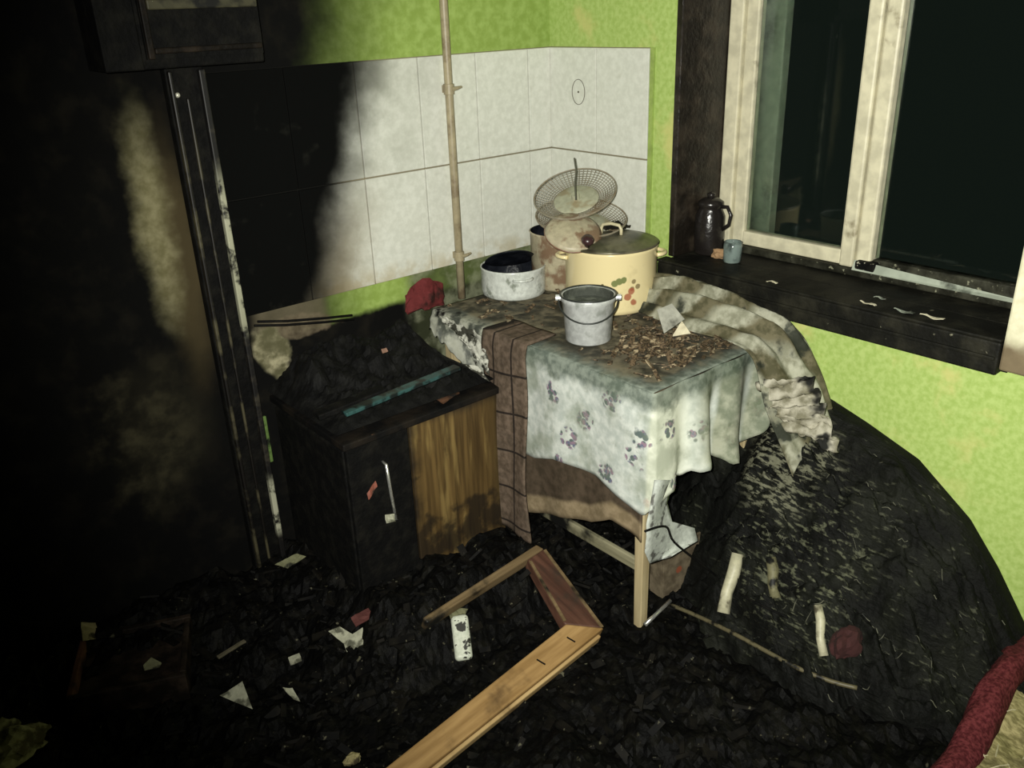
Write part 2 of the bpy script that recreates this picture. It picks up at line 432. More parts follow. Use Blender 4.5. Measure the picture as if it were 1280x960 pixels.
# ------------------------------------------------------------------ debris bed over the floor
def dh(x, y):
    h = .035 + .05*(fb(x*3.1, y*3.1, 1)*.5+.5) + .03*fb(x*11, y*11, 5) + .012*abs(fb(x*32, y*32, 9))
    h += .11*ssm(-.80, -.50, y)*ssm(-1.3, -1.0, x)*(1-ssm(-.62, -.5, x))
    h += .10*ssm(-.5, 0, y)*(1-ssm(-1.35, -1.1, x))
    h += .05*ssm(-.75, -.35, y)*ssm(-.6, -.45, x)
    # leave the fallen frame clear
    k = (ssm(-1.45, -1.3, x)*(1-ssm(-.62, -.55, x))*ssm(-1.05, -.95, y)*(1-ssm(-.70, -.60, y)))
    h = lerp(h, .035+.03*(fb(x*9, y*9, 3)*.5+.5)+.01*abs(fb(x*32, y*32, 9)), k*.85)
    return max(.008, h)
mdeb = mat_char('debris_char', (.004, .004, .004), (.021, .020, .014), .62, 20, (.085, .075, .045), .70)
m = Mat('debris_char2', .62, 0, .3); x, y, z = m.pos(); n1 = m.noise(9, 6); n2 = m.noise(70, 4); n3 = m.noise(28, 4)
c = m.mix(n3.sm(.45, .7), (.0018, .0018, .0017), (.0060, .0057, .0042)); c = m.mix(n2.sm(.64, .72)*n1.sm(.47, .6), c, (.05, .046, .028)); m.color(c); m.bump(n2+n3, .5, .008); m.b.inputs['Specular IOR Level'].default_value = .08
mdeb = m.m
deb = MB().grid(lambda u, v: (lerp(-2.9, -.004, u), lerp(-3.2, -.004, v), dh(lerp(-2.9, -.004, u), lerp(-3.2, -.004, v))), 260, 280).build('ash_debris', mdeb)
tag(deb, 'bed of black ash and charred rubble covering the floor', 'debris', kind='stuff')
random.seed(4)
b = MB()
for k in range(2600):
    x = random.uniform(-2.2, -.1); y = random.uniform(-2.0, -.05)
    if x > -.55 and y < -.9: continue
    s = random.uniform(.004, .02); l = s*random.uniform(1.2, 4)
    mt = Matrix.Translation((x, y, dh(x, y)+s*.2)) @ Matrix.Rotation(random.uniform(0, 6.3), 4, 'Z') @ Matrix.Rotation(random.uniform(-.6, .6), 4, 'Y') @ Matrix.Rotation(random.uniform(-.6, .6), 4, 'X')
    b.box(-l/2, l/2, -s/2, s/2, -s*.2, s*.2, mt)
m = Mat('shards', .7, 0, .12); m.pos(); n1 = m.noise(60, 2); n2 = m.noise(23, 2)
m.color(m.mix(n1.sm(.66, .73), m.mix(n2.sm(.4, .7), (.0018, .0018, .0017), (.008, .007, .005)), (.09, .085, .055)))
tag(b.build('char_shards', m.m), 'countless small charred splinters strewn over the ash bed', 'debris', kind='stuff')

# ------------------------------------------------------------------ table in the corner
TX0, TX1, TY0, TY1, TZ = -.535, -.07, -.905, -.05, .745
mleg = mat_wood('pale_table_wood', (.28, .22, .115), (.46, .38, .22), 2, 9, (.05, .04, .025), (.60, .75))
mtop = mat_wood('scorched_table_top', (.06, .045, .03), (.14, .10, .06), 1, 9, SOOT, (.45, .65))
tb = root('kitchen_table', (TX0, TY0, 0), 'wooden table in the corner under the floral cloth', 'table')
def tpart(name, x0, x1, y0, y1, z0, z1, mt, bev=.003):
    return MB().box(x0-TX0, x1-TX0, y0-TY0, y1-TY0, z0, z1).build(name, mt, tb, bevel=bev)
tpart('table_top', TX0, TX1, TY0, TY1, TZ-.025, TZ, mtop)
for (lx, ly) in ((TX0+.012, TY0+.02), (TX1-.05, TY0+.02), (TX0+.012, TY1-.06), (TX1-.05, TY1-.06)):
    g = MB()
    x0, y0 = lx-TX0, ly-TY0; s = .034; t = .026; zz = .02
    vs = [(x0+(s-t)/2, y0+(s-t)/2, zz), (x0+(s+t)/2, y0+(s-t)/2, zz), (x0+(s+t)/2, y0+(s+t)/2, zz), (x0+(s-t)/2, y0+(s+t)/2, zz),
          (x0, y0, TZ-.0255), (x0+s, y0, TZ-.0255), (x0+s, y0+s, TZ-.0255), (x0, y0+s, TZ-.0255)]
    g.add(vs, [(3, 2, 1, 0), (4, 5, 6, 7), (0, 1, 5, 4), (1, 2, 6, 5), (2, 3, 7, 6), (3, 0, 4, 7)]).build('leg', mleg, tb, bevel=.003)
tpart('apron', TX0+.02, TX0+.036, TY0+.055, TY1-.06, TZ-.11, TZ-.026, mtop)
tpart('apron', TX0+.047, TX1-.051, TY0+.026, TY0+.042, TZ-.11, TZ-.026, mtop)
mstr = mat_wood('stretcher_wood', (.16, .15, .09), (.30, .28, .18), 1, 9, SOOT, (.45, .6))
tpart('stretcher', TX0+.022, TX0+.036, TY0+.055, TY1-.061, .215, .25, mstr)

# ---- floral tablecloth
def near(m, x, y, z, pts, r):
    d = None
    for p in pts:
        a, b_, c_ = x-p[0], y-p[1], z-p[2]
        q = (a*a+b_*b_+c_*c_).sqrt()
        d = q if d is None else d.mnm(q)
    return d*(1/r)
m = Mat('floral_tablecloth', .75, 0, .2); x, y, z = m.pos()
n1 = m.noise(9, 5); n2 = m.noise(45, 4); n3 = m.noise(22, 5); vv = m.vor(62); v2 = m.noise(110, 2)
base = m.mix(n2.sm(.3, .7), (.42, .46, .42), (.60, .63, .58))
right = y.sm(-.915, -.925)
base = m.mix(right*x.sm(-.40, -.46), base, (.70, .72, .60))
# flower print: clusters of violet, blue and green petals
fl_pts = [(-.55, -.711, .613), (-.55, -.895, .630), (-.55, -.798, .696), (-.55, -.800, .501), (-.56, -.66, .545), (-.55, -.885, .575),
          (-.40, -.935, .61), (-.485, -.935, .50), (-.50, -.935, .65), (-.27, -.935, .56), (-.55, -.60, .66), (-.55, -.62, .46), (-.15, -.94, .60)]
d = near(m, x, y, z, fl_pts, .033) + (n3-.5)*1.5
petal = d.sm(1.0, .75)*vv.sm(.62, .48)
pc = m.mix(v2.sm(.45, .5), (.085, .095, .17), (.22, .13, .19)); pc = m.mix(m.noise(60, 1).sm(.50, .55), pc, (.055, .085, .085))
base = m.mix(petal*.9, base, pc)
red = near(m, x, y, z, [(-.545, -.925, .47), (-.50, -.935, .475)], .02).sm(1.1, .6)*n3.sm(.35, .55)
base = m.mix(red*.8, base, (.35, .10, .10))
# grime: greenish smears on the hanging part, a dark wet band along the edge, brown scorched top
base = m.mix(n1.sm(.46, .66)*.6, base, (.19, .22, .15))
base = m.mix(n3.sm(.58, .72)*.45, base, (.16, .18, .12))
base = m.mix(right*(x+(n1-.5)*.08).sm(-.45, -.36)*.9, base, m.mix(n3.sm(.35, .65), (.12, .14, .085), (.33, .34, .25)))
edge = (z+(n3-.5)*.05).sm(.690, .725)
base = m.mix(edge*.85, base, m.mix(n2.sm(.35, .65), (.055, .075, .055), (.16, .19, .15)))
topm = z.sm(.735, .7475)*(x+(n3-.5)*.05).sm(-.55, -.485)*(y+(n3-.5)*.05).sm(-.92, -.865)
base = m.mix(topm*.92, base, m.mix(n3.sm(.38, .66), (.035, .030, .020), (.20, .17, .11)))
bl = y.sm(-.34, -.30)
base = m.mix(bl*(1-topm)*.75, base, m.mix(n3.sm(.40, .60), (.03, .03, .024), (.42, .42, .34)))
char = m.noise(16, 5).sm(.60, .70)*bl
base = m.mix(char, base, SOOT)
m.color(base); m.bump(n2, .25, .003)
mcloth = m.m
L1 = TY1-.01-(TY0-.012); L2 = .50          # lengths of the two hanging sides
def drop(s):
    """how far the hem hangs below the table edge, s along the two sides"""
    if s < L1:
        y = TY1-.01-s
        if y > -.34: return .05+.13*ssm(-.06, -.33, y)*1.0+.05*abs(mn.noise(Vector((y*28, 0, 0))))
        return interp([-.93, -.90, -.86, -.75, -.60, -.52, -.34], [.30, .32, .305, .275, .285, .315, .33], y)
    x = (s-L1)
    return interp([0, .04, .10, .16, .20, .26, .30, .38, .44, .5], [.28, .265, .25, .235, .215, .255, .265, .25, .19, .13], x) + .012*mn.noise(Vector((x*45, 3, 0)))
def skirt(u, v):
    s = u*(L1+L2); dz = drop(s)*v
    if s < L1:
        y = TY1-.01-s; fold = .006*math.sin(s*26)*v+.005*mn.noise(Vector((s*8, v*3, 2)))
        ox = -.010-.012*v-fold - .006*math.sin(min(1, v*6)*PI/2)
        c = ssm(.06, 0, L1-s)                       # corner rounding
        return (TX0+ox, y-.010*c*(v+.2), TZ+.006-dz)
    t = s-L1
    amp = .004+.038*v*ssm(0, .10, t)
    fold = amp*math.sin(t*46+.6)*(.7+.5*mn.noise(Vector((t*7, v*2, 7))))
    c = ssm(.06, 0, t)
    return (TX0-.022*c*(.4+.6*v)+t*(1-.10*v*ssm(0, .2, t)), TY0-.018-.022*v-fold, TZ+.006-dz)
g = MB().grid(skirt, 190, 26)
def topf(u, v):
    x = lerp(TX0-.010, TX1+.03, u); y = lerp(TY1-.01, TY0-.014, v)
    e = min(1, min(u, 1-u, v, 1-v)*14)
    return (x, y, TZ+.006+.006*e*(fb(x*9, y*9, 2)*.5+.5)+.0015*e*fb(x*40, y*40, 4))
g.grid(topf, 50, 80)
tc = tag(g.build('tablecloth', mcloth, smooth=True, solid=.0016), 'grimy white tablecloth with violet flowers draped over the corner table', 'tablecloth')
# long torn tip hanging from the corner
P0 = at(822, 612, 'y', -.945)
tip = [((818, 600), (842, 600)), ((812, 635), (834, 628)), ((808, 655), (840, 652)), ((808, 672), (868, 660)), ((806, 690), (872, 676)), ((812, 704), (838, 696))]
def tipf(u, v):
    k = u*(len(tip)-1); i = min(int(k), len(tip)-2); t = k-i
    a = [lerp(tip[i][0][j], tip[i+1][0][j], t) for j in (0, 1)]; c = [lerp(tip[i][1][j], tip[i+1][1][j], t) for j in (0, 1)]
    q = at(lerp(a[0], c[0], v), lerp(a[1], c[1], v), 'y', -.95-.012*math.sin(v*4+u*3))
    return q
m2 = mat_plain('ash_grey_cloth', (.46, .49, .44), .8, 0, .2, (.10, .10, .09), 30, (.55, .66))
MB().grid(tipf, 20, 8).build('torn_strip', m2, tc, smooth=True, solid=.0016)

# ---- brown undercloth with tan wavy hem
m = Mat('brown_undercloth', .85, 0, .1); x, y, z = m.pos(); n = m.noise(40, 4); n1 = m.noise(9, 4)
hemline = z - (.375 - .05*0)
c = m.mix(n.sm(.3, .7), (.045, .034, .022), (.085, .062, .042))
mu = m
def uhem(y): return interp([-.90, -.875, -.80, -.72, -.66, -.58, -.50, -.40], [.335, .345, .365, .315, .300, .275, .245, .22], y)
# colour split follows the sewn hem: stored per vertex as an attribute
at_ = m.nt.nodes.new('ShaderNodeAttribute'); at_.attribute_name = 'hem'; hm = S(m.nt, at_.outputs['Fac'])
c = m.mix((hm+(n1-.5)*.15).sm(.62, .72), c, m.mix(n.sm(.3, .7), (.17, .13, .075), (.27, .21, .13)))
m.color(c)
UN, VN = 60, 24
def und(u, v):
    y = lerp(-.40, -.895, u)
    return (TX0-.004-.008*v-.006*math.sin(y*38)*v, y, lerp(.64, uhem(y), v))
uc = MB().grid(und, UN, VN).build('undercloth', m.m, smooth=True, solid=.003)
a = uc.data.attributes.new('hem', 'FLOAT', 'POINT')
hv = []
for i in range(UN+1):
    for j in range(VN+1):
        y = lerp(-.40, -.895, i/UN); zt = lerp(.64, uhem(y), j/VN); hv.append(max(0, min(1, 1-(zt-uhem(y))/.16)))
a.data.foreach_set('value', hv)
tag(uc, 'dark brown cloth with tan wavy hem hanging under the floral tablecloth', 'cloth')

# ---- checked towel over the table edge
m = Mat('checked_towel', .9, 0, .1); x, y, z = m.pos(); n = m.noise(60, 4); n1 = m.noise(12, 4)
c = m.mix(n.sm(.3, .7), (.075, .055, .038), (.15, .11, .08)); c = m.mix(n1.sm(.5, .7)*.5, c, (.05, .04, .03))
ln = ((y+.385).abs()).mnm((y+.462).abs()).sm(.0045, .002)
lz = (((z+.035*0+y*.12)+.02).mod(.115)-.0575).abs().sm(.0045, .002)
c = m.mix(ln.mx(lz)*.9, c, (.012, .010, .009)); m.color(c); m.bump(n, .4, .003)
def towel(u, v):
    # v: 0 on the table, then over the edge and down
    wv = lerp(-.335, -.515, u)
    L = v*.69
    wob = .004*math.sin(u*9+v*5)
    if L < .10: return (TX0-.030+.10-L, wv+.01*(.1-L)*10*(u-.5), TZ+.020+wob*.3)
    d_ = L-.10
    narrow = 1-.18*ssm(.3, .59, d_)*0
    yy = wv-.02*ssm(.35, .6, d_)
    return (TX0-.034-.010*math.sin(min(1, d_/.05)*PI/2)-.012*ssm(.1, .5, d_)+.006*math.sin(u*7+d_*9)*ssm(0, .2, d_), yy, TZ+.020-max(0, d_-.004)-.03*u*0)
tag(MB().grid(towel, 16, 60).build('checked_towel', m.m, smooth=True, solid=.005), 'brown checked towel hanging over the table edge beside the cabinet', 'towel')

# ------------------------------------------------------------------ scraps on the table
ZT = TZ+.014
random.seed(11)
b = MB()
for k in range(420):
    if k < 300: x = random.gauss(-.30, .10); y = random.gauss(-.76, .09)
    else: x = random.uniform(-.52, -.06); y = random.uniform(-.88, -.08)
    if not (TX0+.01 < x < TX1-.01 and TY0+.02 < y < TY1-.02): continue
    if (x+.412)**2+(y+.579)**2 < .075**2 or (x+.157)**2+(y+.415)**2 < .145**2 or (x+.285)**2+(y+.127)**2 < .11**2: continue
    s = random.uniform(.004, .013); l = s*random.uniform(1.3, 4.5)
    mt = Matrix.Translation((x, y, ZT+random.uniform(.001, .012))) @ Matrix.Rotation(random.gauss(.5, .8), 4, 'Z') @ Matrix.Rotation(random.uniform(-.5, .5), 4, 'Y') @ Matrix.Rotation(random.uniform(-.5, .5), 4, 'X')
    b.box(-l/2, l/2, -s/2, s/2, -.0012, .0012, mt)
m = Mat('table_flakes', .7, 0, .3); m.pos(); n1 = m.noise(45, 2); n2 = m.noise(130, 2)
m.color(m.mix(n1.sm(.55, .66), m.mix(n2.sm(.4, .6), (.03, .022, .013), (.13, .09, .05)), (.36, .29, .18)))
tag(b.build('ash_flakes', m.m), 'brown and tan burnt flakes heaped on the table top', 'debris', kind='stuff')

def scrap(name, outline, mt, loc, rot, label, cat, group=None, th=.002, curl=.0, sub=6):
    """torn flat piece with its own outline, slight curl and thickness"""
    bm = bmesh.new(); vs = [bm.verts.new((x, y, 0)) for x, y in outline]; f = bm.faces.new(vs)
    bmesh.ops.triangulate(bm, faces=[f]); bmesh.ops.subdivide_edges(bm, edges=bm.edges[:], cuts=3, use_grid_fill=True)
    for v in bm.verts: v.co.z = curl*(v.co.x**2+.6*v.co.x*v.co.y)*20+.004*mn.noise(v.co*60+Vector((len(name), loc[0]*9, 0)))
    me = bpy.data.meshes.new(name); bm.to_mesh(me); bm.free(); me.materials.append(mt)
    o = bpy.data.objects.new(name, me); col.objects.link(o); o.location = loc; o.rotation_euler = rot
    md = o.modifiers.new('t', 'SOLIDIFY'); md.thickness = th; md.offset = 0
    return tag(o, label, cat, group)
mpaper = mat_plain('cream_paper', (.66, .60, .42), .8, 0, .2)
mgrey = mat_plain('grey_paper', (.36, .36, .30), .8, 0, .2, (.10, .10, .08), 18)
p = at(850, 412, 'z', ZT+.028)
scrap('paper_scrap', [(-.025, -.012), (.022, -.020), (.012, .022)], mpaper, p, (.7, -.3, -.7), 'small cream triangular paper scrap on the table debris', 'paper')
p = at(835, 398, 'z', ZT+.045)
scrap('folded_paper', [(-.03, -.03), (.035, -.025), (.03, .03), (-.012, .035)], mgrey, p, (.8, -.45, -.5), 'grey folded paper standing behind the cream scrap on the table', 'paper')

# ---- grey curtain bunch slumped between the sill and the table
m = Mat('scorched_curtain', .8, 0, .2); x, y, z = m.pos(); n1 = m.noise(10, 5); n2 = m.noise(40, 4)
band = ((y*1.0+x*1.5+(n1-.5)*.09).mod(.14)-.07).abs().sm(.02, .05)
c = m.mix(n2.sm(.3, .7), (.20, .20, .14), (.40, .40, .31)); c = m.mix(band*.92, c, m.mix(n2.sm(.4, .6), (.055, .05, .022), (.11, .095, .05)))
c = m.mix(n1.sm(.52, .60)*.92, c, (.014, .018, .012))
m.color(c); m.bump(n2, .3, .004); mcur = m.m
ST = [(-.50, [(-.066, .81), (-.095, .842), (-.13, .80), (-.165, .766)]),
      (-.62, [(-.066, .82), (-.095, .858), (-.145, .82), (-.195, .768)]),
      (-.75, [(-.066, .815), (-.095, .852), (-.15, .815), (-.205, .768)]),
      (-.87, [(-.060, .79), (-.09, .828), (-.145, .80), (-.20, .768)]),
      (-.95, [(-.02, .76), (-.07, .800), (-.145, .775), (-.21, .745)]),
      (-1.01, [(-.012, .69), (-.06, .735), (-.15, .70), (-.23, .64)]),
      (-1.05, [(-.010, .62), (-.06, .665), (-.14, .61), (-.21, .54)]),
      (-1.08, [(-.010, .55), (-.05, .585), (-.13, .53), (-.19, .46)])]
def cr(p0, p1, p2, p3, t): return .5*((2*p1)+(-p0+p2)*t+(2*p0-5*p1+4*p2-p3)*t*t+(-p0+3*p1-3*p2+p3)*t**3)
def crv(L, u):
    k = u*(len(L)-1); i = min(int(k), len(L)-2); t = k-i
    g_ = lambda j: L[max(0, min(len(L)-1, j))]
    return cr(g_(i-1), g_(i), g_(i+1), g_(i+2), t)
def curt(u, v):
    y = crv([s[0] for s in ST], u)
    xs = [crv([s[1][k][0] for s in ST], u) for k in range(4)]; zs = [crv([s[1][k][1] for s in ST], u) for k in range(4)]
    x = crv(xs, v); z = crv(zs, v)
    e = math.sin(v*PI)
    z += e*(.014*math.sin(v*30+u*7+2*mn.noise(Vector((u*4, v*3, 1))))+.006*fb(u*9, v*7, 3))
    y += .018*mn.noise(Vector((v*9, u*2, 6)))*ssm(.6, 1, u)
    return (min(x, -.009), y, z)
tag(MB().grid(curt, 110, 44).build('scorched_curtain', mcur, smooth=True, solid=.003), 'scorched grey curtain bunched along the sill end of the table', 'curtain')

# ------------------------------------------------------------------ charred bedding mound below the window
ys = [-1.95, -1.82, -1.70, -1.60, -1.52, -1.44, -1.30, -1.16, -1.06, -.98, -.93, -.90, -.80, -.70, -.60]
zs = [.02, .05, .12, .21, .325, .42, .525, .575, .605, .62, .62, .61, .55, .40, .15]
def mz(x, y):
    top = interp(ys, zs, y)
    wdt = interp([-1.95, -1.6, -1.3, -1.0, -.90, -.80, -.6], [.20, .38, .46, .42, .34, .30, .25], y)
    t = max(0, min(1, (-.03-x)/wdt))
    g_ = 1-t**1.25
    r = 1-abs(fb(x*13+mn.noise(Vector((x*4, y*4, 2)))*1.2, y*3.2-x*2, 3))*1.6
    h = top*g_ + ssm(0, .2, t)*(.085*max(0, r)-.05 + .024*fb(x*36, y*18, 8)+.010*abs(fb(x*75, y*60, 4)))*min(1, top*3)
    return max(h, .004)
m = Mat('charred_bedding', .7, 0, .12); x, y, z = m.pos()
v = m.comb(x*.6+y*1.0+z*.3, y*.3-x*1.0+z*.5, z)
n1 = m.noise(8, 6); n2 = m.noise(55, 5); ms = m.noise(30, 4, m.comb(x*4.0+z*1.0, y*.8, z*2.2))
c = m.mix(n1.sm(.4, .7), (.0032, .0035, .0028), (.010, .011, .0075)); c = m.mix(ms.sm(.58, .70)*n1.sm(.46, .60), c, (.055, .058, .038))
g1 = ell(y+(n1-.5)*.2, z+(n1-.5)*.2, -1.03, .47, .13, .13).sm(1.1, .5)*ms.sm(.48, .60)
c = m.mix(g1*.8, c, (.17, .17, .115))
g2 = ell(y+(n1-.5)*.3, z+(n1-.5)*.3, -1.16, .30, .20, .20).sm(1.1, .4)*ms.sm(.52, .62)*n2.sm(.42, .56)
c = m.mix(g2*.8, c, (.10, .105, .065))
m.color(c); m.bump(n2+ms, .6, .01)
mbed = m.m
bed = MB().grid(lambda u, v: (lerp(-.56, -.003, u), lerp(-1.95, -.60, v), mz(lerp(-.56, -.003, u), lerp(-1.95, -.60, v))), 150, 250)
tag(bed.build('charred_bedding', mbed, smooth=True), 'black mound of burnt bedding slumped against the lime wall', 'bedding')
# loose pale threads and strips lying on the mound
random.seed(21); b = MB()
for k in range(120):
    y = random.uniform(-1.62, -.98); x = random.uniform(-.42, -.04)
    a_ = random.gauss(1.75, .35); l = random.uniform(.006, .022); n_ = 4
    pts = []
    for i in range(n_):
        t = (i/(n_-1)-.5)*l; xx = min(-.01, x+math.cos(a_)*t); yy = min(-.94, y+math.sin(a_)*t)
        pts.append((xx, yy, mz(xx, yy)+.003+.004*random.random()))
    b.tube(pts, random.uniform(.0005, .0013), 4)
m = Mat('pale_threads', .7); m.pos(); n = m.noise(25, 2); m.color(m.mix(n.sm(.45, .6), (.012, .013, .010), (.11, .11, .075)))
tag(b.build('ash_threads', m.m), 'pale ash threads and strips scattered over the burnt bedding', 'debris', kind='stuff')
# ragged grey cloth end with ribbed burn creases
def rag(u, v):
    q = at(lerp(lerp(945, 985, v), lerp(1015, 1050, v), u), lerp(lerp(478, 540, v), lerp(470, 545, v), u)+18*u*v, 'x', -.215+.06*u)
    q.z += .006*math.sin(v*38+u*5+3*mn.noise(Vector((u*3, v*3, 5))))+.008*fb(u*6, v*6, 2); q.x -= .010*math.sin(v*30+u*4+2*mn.noise(Vector((u*3, v*3, 1))))
    return q
m = Mat('ragged_grey', .8, 0, .2); m.pos(); n1 = m.noise(30, 4); n2 = m.noise(12, 3)
m.color(m.mix(n2.sm(.50, .60), m.mix(n1.sm(.35, .65), (.16, .15, .10), (.40, .38, .30)), (.012, .012, .010)))
tag(MB().grid(rag, 26, 36).build('ragged_cloth', m.m, smooth=True, solid=.003), 'ragged ash grey cloth end below the bunched curtain', 'cloth')

# ------------------------------------------------------------------ burnt cabinet against the left wall
cb = root('burnt_cabinet', (-1.06, -.40, 0), 'low wooden cabinet burnt black on its left half', 'cabinet')
mpan = None
m = Mat('scorched_oak_panel', .5, 0, .35); x, y, z = m.pos()
v = m.comb(x*22, y*22, z*1.3); n = m.noise(2.6, 6, v); n1 = m.noise(7, 5); n2 = m.noise(3, 3, m.comb(x*9, y, z*1.2))
c = m.mix(n.sm(.3, .7), (.045, .027, .009), (.125, .078, .026)); c = m.mix(n2.sm(.52, .68)*.75, c, (.21, .145, .05)); c = m.mix(x.sm(-.64, -.59)*.7, c, (.03, .02, .008))
burn = (x+(n1-.5)*.12).sm(-.835, -.885)
burn = burn.mx((z+(n1-.5)*.06+(x+.58)*.10).sm(.555, .60))
burn = burn.mx(((n1+(z*-.25)+.06)).sm(.50, .60)*.85)
c = m.mix(burn, c, (.012, .009, .006)); m.color(c); m.bump(n, .25, .002); mpan = m.m
CW = .485
MB().box(0, CW, .018, .385, .03, .585).build('body', M['char'], cb, bevel=.004)
MB().box(.185, CW, 0, .0175, .06, .598).build('front_panel', mpan, cb, bevel=.003)
dr = MB().box(.003, .182, .002, .0175, .06, .598).build('door', M['char'], cb, bevel=.003)
ph0 = at(483, 580, 'y', -.42); ph1 = at(496, 650, 'y', -.42)
mch = mat_plain('scorched_chrome', (.75, .75, .68), .22, .8, .6, (.2, .18, .14), 40, (.55, .7))
hb = MB().tube([(ph0.x+1.06, -.002, ph0.z), (ph0.x+1.06, -.018, ph0.z-.002), (ph0.x+1.063, -.022, (ph0.z+ph1.z)/2), (ph1.x+1.06, -.018, ph1.z+.002), (ph1.x+1.06, -.002, ph1.z)], .0042, 8)
tag(hb.build('handle', mch, dr, smooth=True), 'thin pale metal handle')
MB().add([(-.01, -.012, .599), (CW+.008, -.012, .601), (CW+.008, .385, .612), (-.01, .385, .604), (-.01, -.012, .617), (CW+.008, -.012, .620), (CW+.008, .385, .632), (-.01, .385, .622)],
         [(3, 2, 1, 0), (4, 5, 6, 7), (0, 1, 5, 4), (1, 2, 6, 5), (2, 3, 7, 6), (3, 0, 4, 7)]).build('top_board', mat_char('scorched_top', (.004, .004, .004), (.014, .011, .008), .6, 14, (.06, .035, .02), .68), cb, bevel=.003)
for lx in (.0, CW-.03): MB().box(lx, lx+.03, .03, .06, 0, .0295).build('foot', M['char'], cb)
# burnt rubble heap on the cabinet
def heap(u, v):
    x = lerp(-1.07, -.575, u); y = lerp(-.385, -.012, v)
    e = min(1, 6*min(u, 1-u, v+.0, 1.02-v))
    return (x, y, .634+e*(.03+.085*ssm(.25, 1, v)+.028*fb(x*11, y*11, 3)+.01*fb(x*40, y*40, 5)))
tag(MB().grid(heap, 60, 46).build('rubble_heap', mat_char('rubble', (.003, .003, .003), (.010, .010, .009), .7, 22, (.10, .08, .055), .73)), 'heap of black burnt rubble on top of the cabinet', 'debris', kind='stuff')
# charred boards and the teal enamel strip on it
def board(name, p0, p1, wd, th, mt, label, cat, group=None, parent=None):
    p0, p1 = Vector(p0), Vector(p1); d = (p1-p0); L = d.length; t = d/L
    s = t.cross(Vector((0, 0, 1))).normalized(); n = s.cross(t)
    mw_ = Matrix((t, s, n)).transposed().to_4x4(); mw_.translation = p0
    g = MB(); ns = 8
    def gf(k, a, c_):
        xx = L*k/ns; jag = .004*mn.noise(Vector((k*1.7, a*3, len(label)*.3)))
        return (xx, a*wd/2+jag, c_*th/2+jag*.4)
    vs = []; fs = []
    for k in range(ns+1): vs += [gf(k, -1, -1), gf(k, 1, -1), gf(k, 1, 1), gf(k, -1, 1)]
    for k in range(ns):
        o_ = 4*k
        for j in range(4): fs.append((o_+j, o_+(j+1) % 4, o_+4+(j+1) % 4, o_+4+j))
    fs += [(3, 2, 1, 0), tuple(4*ns+j for j in range(4))]
    o = g.add(vs, fs).build(name, mt, bevel=min(.003, th*.2)); o.matrix_world = mw_
    return tag(o, label, cat, group)
mteal = mat_plain('teal_enamel', (.030, .080, .076), .4, 0, .3, (.006, .009, .009), 25, (.42, .56))
board('enamel_strip', at(430, 517, 'z', .685), at(572, 459, 'z', .70), .028, .010, mteal, 'teal enamel strip lying on the burnt cabinet rubble', 'strip')
board('charred_board', at(395, 520, 'z', .655), at(480, 486, 'z', .675), .04, .016, M['char'], 'black charred board lying on the cabinet left of the teal strip', 'board')
mred = mat_plain('reddish_scrap', (.22, .07, .045), .7, 0, .3, (.03, .02, .015), 30, (.45, .6))
mpink = mat_plain('pinkish_scrap', (.30, .17, .12), .7)
scrap('pink_scrap', [(-.012, -.006), (.008, -.008), (.014, .004), (-.004, .007)], mpink, at(480, 438, 'z', .735), (.5, 0, .3), 'small pinkish scrap on top of the cabinet rubble', 'scrap')
scrap('rust_scrap', [(-.045, -.02), (.03, -.022), (.045, .016), (-.03, .02)], mat_plain('rust_board', (.10, .045, .022), .7, 0, .3, SOOT, 18, (.5, .65)), Vector((-.735, -.375, .632)), (.05, 0, .35), 'rust brown scrap at the cabinet top corner', 'scrap')
# white ash-stained cloth remnants beside the towel
mash = mat_plain('white_ash_cloth', (.50, .50, .43), .8, 0, .2, (.04, .04, .03), 30, (.46, .56))
def rem(u, v):
    a = [(548, 392), (606, 428)]; c_ = [(560, 432), (614, 476)]
    q = at(lerp(lerp(548, 606, u), lerp(572, 612, u), v), lerp(lerp(394, 420, u), lerp(418, 470, u), v)+5*mn.noise(Vector((u*9, v*5, 0))), 'x', -.572-.02*v)
    q.x += .008*fb(u*6, v*6, 4); return q
tag(MB().grid(rem, 24, 16).build('ash_cloth_remnant', mash, smooth=True, solid=.002), 'torn white ashy cloth remnant hanging left of the checked towel', 'cloth')
scrap('ash_peak', [(-.03, .012), (.0, -.004), (.045, -.03), (.012, .014)], mash, at(592, 462, 'z', .665), (.6, .3, -.5), 'pointed whitish cloth shred over the cabinet corner', 'cloth')
# dark red rag behind the pipe foot
RED_RAG = at(531, 374, 'y', -.045)
# two black cables along the wall under the tiles
for k, (ya, yb) in enumerate([((318, 407), (442, 399)), ((322, 402), (440, 394))]):
    p0 = at(*ya, 'y', -.02); p1 = at(*yb, 'y', -.02)
    tag(MB().tube([p0, p0.lerp(p1, .3)+Vector((0, 0, -.004)), p0.lerp(p1, .7)+Vector((0, 0, -.003)), p1], .0035, 8).build('black_cable', M['char'], smooth=True),
        ['lower black cable running along wall over bare plaster', 'upper black cable running along wall over bare plaster'][k], 'cable', 'wall cables')

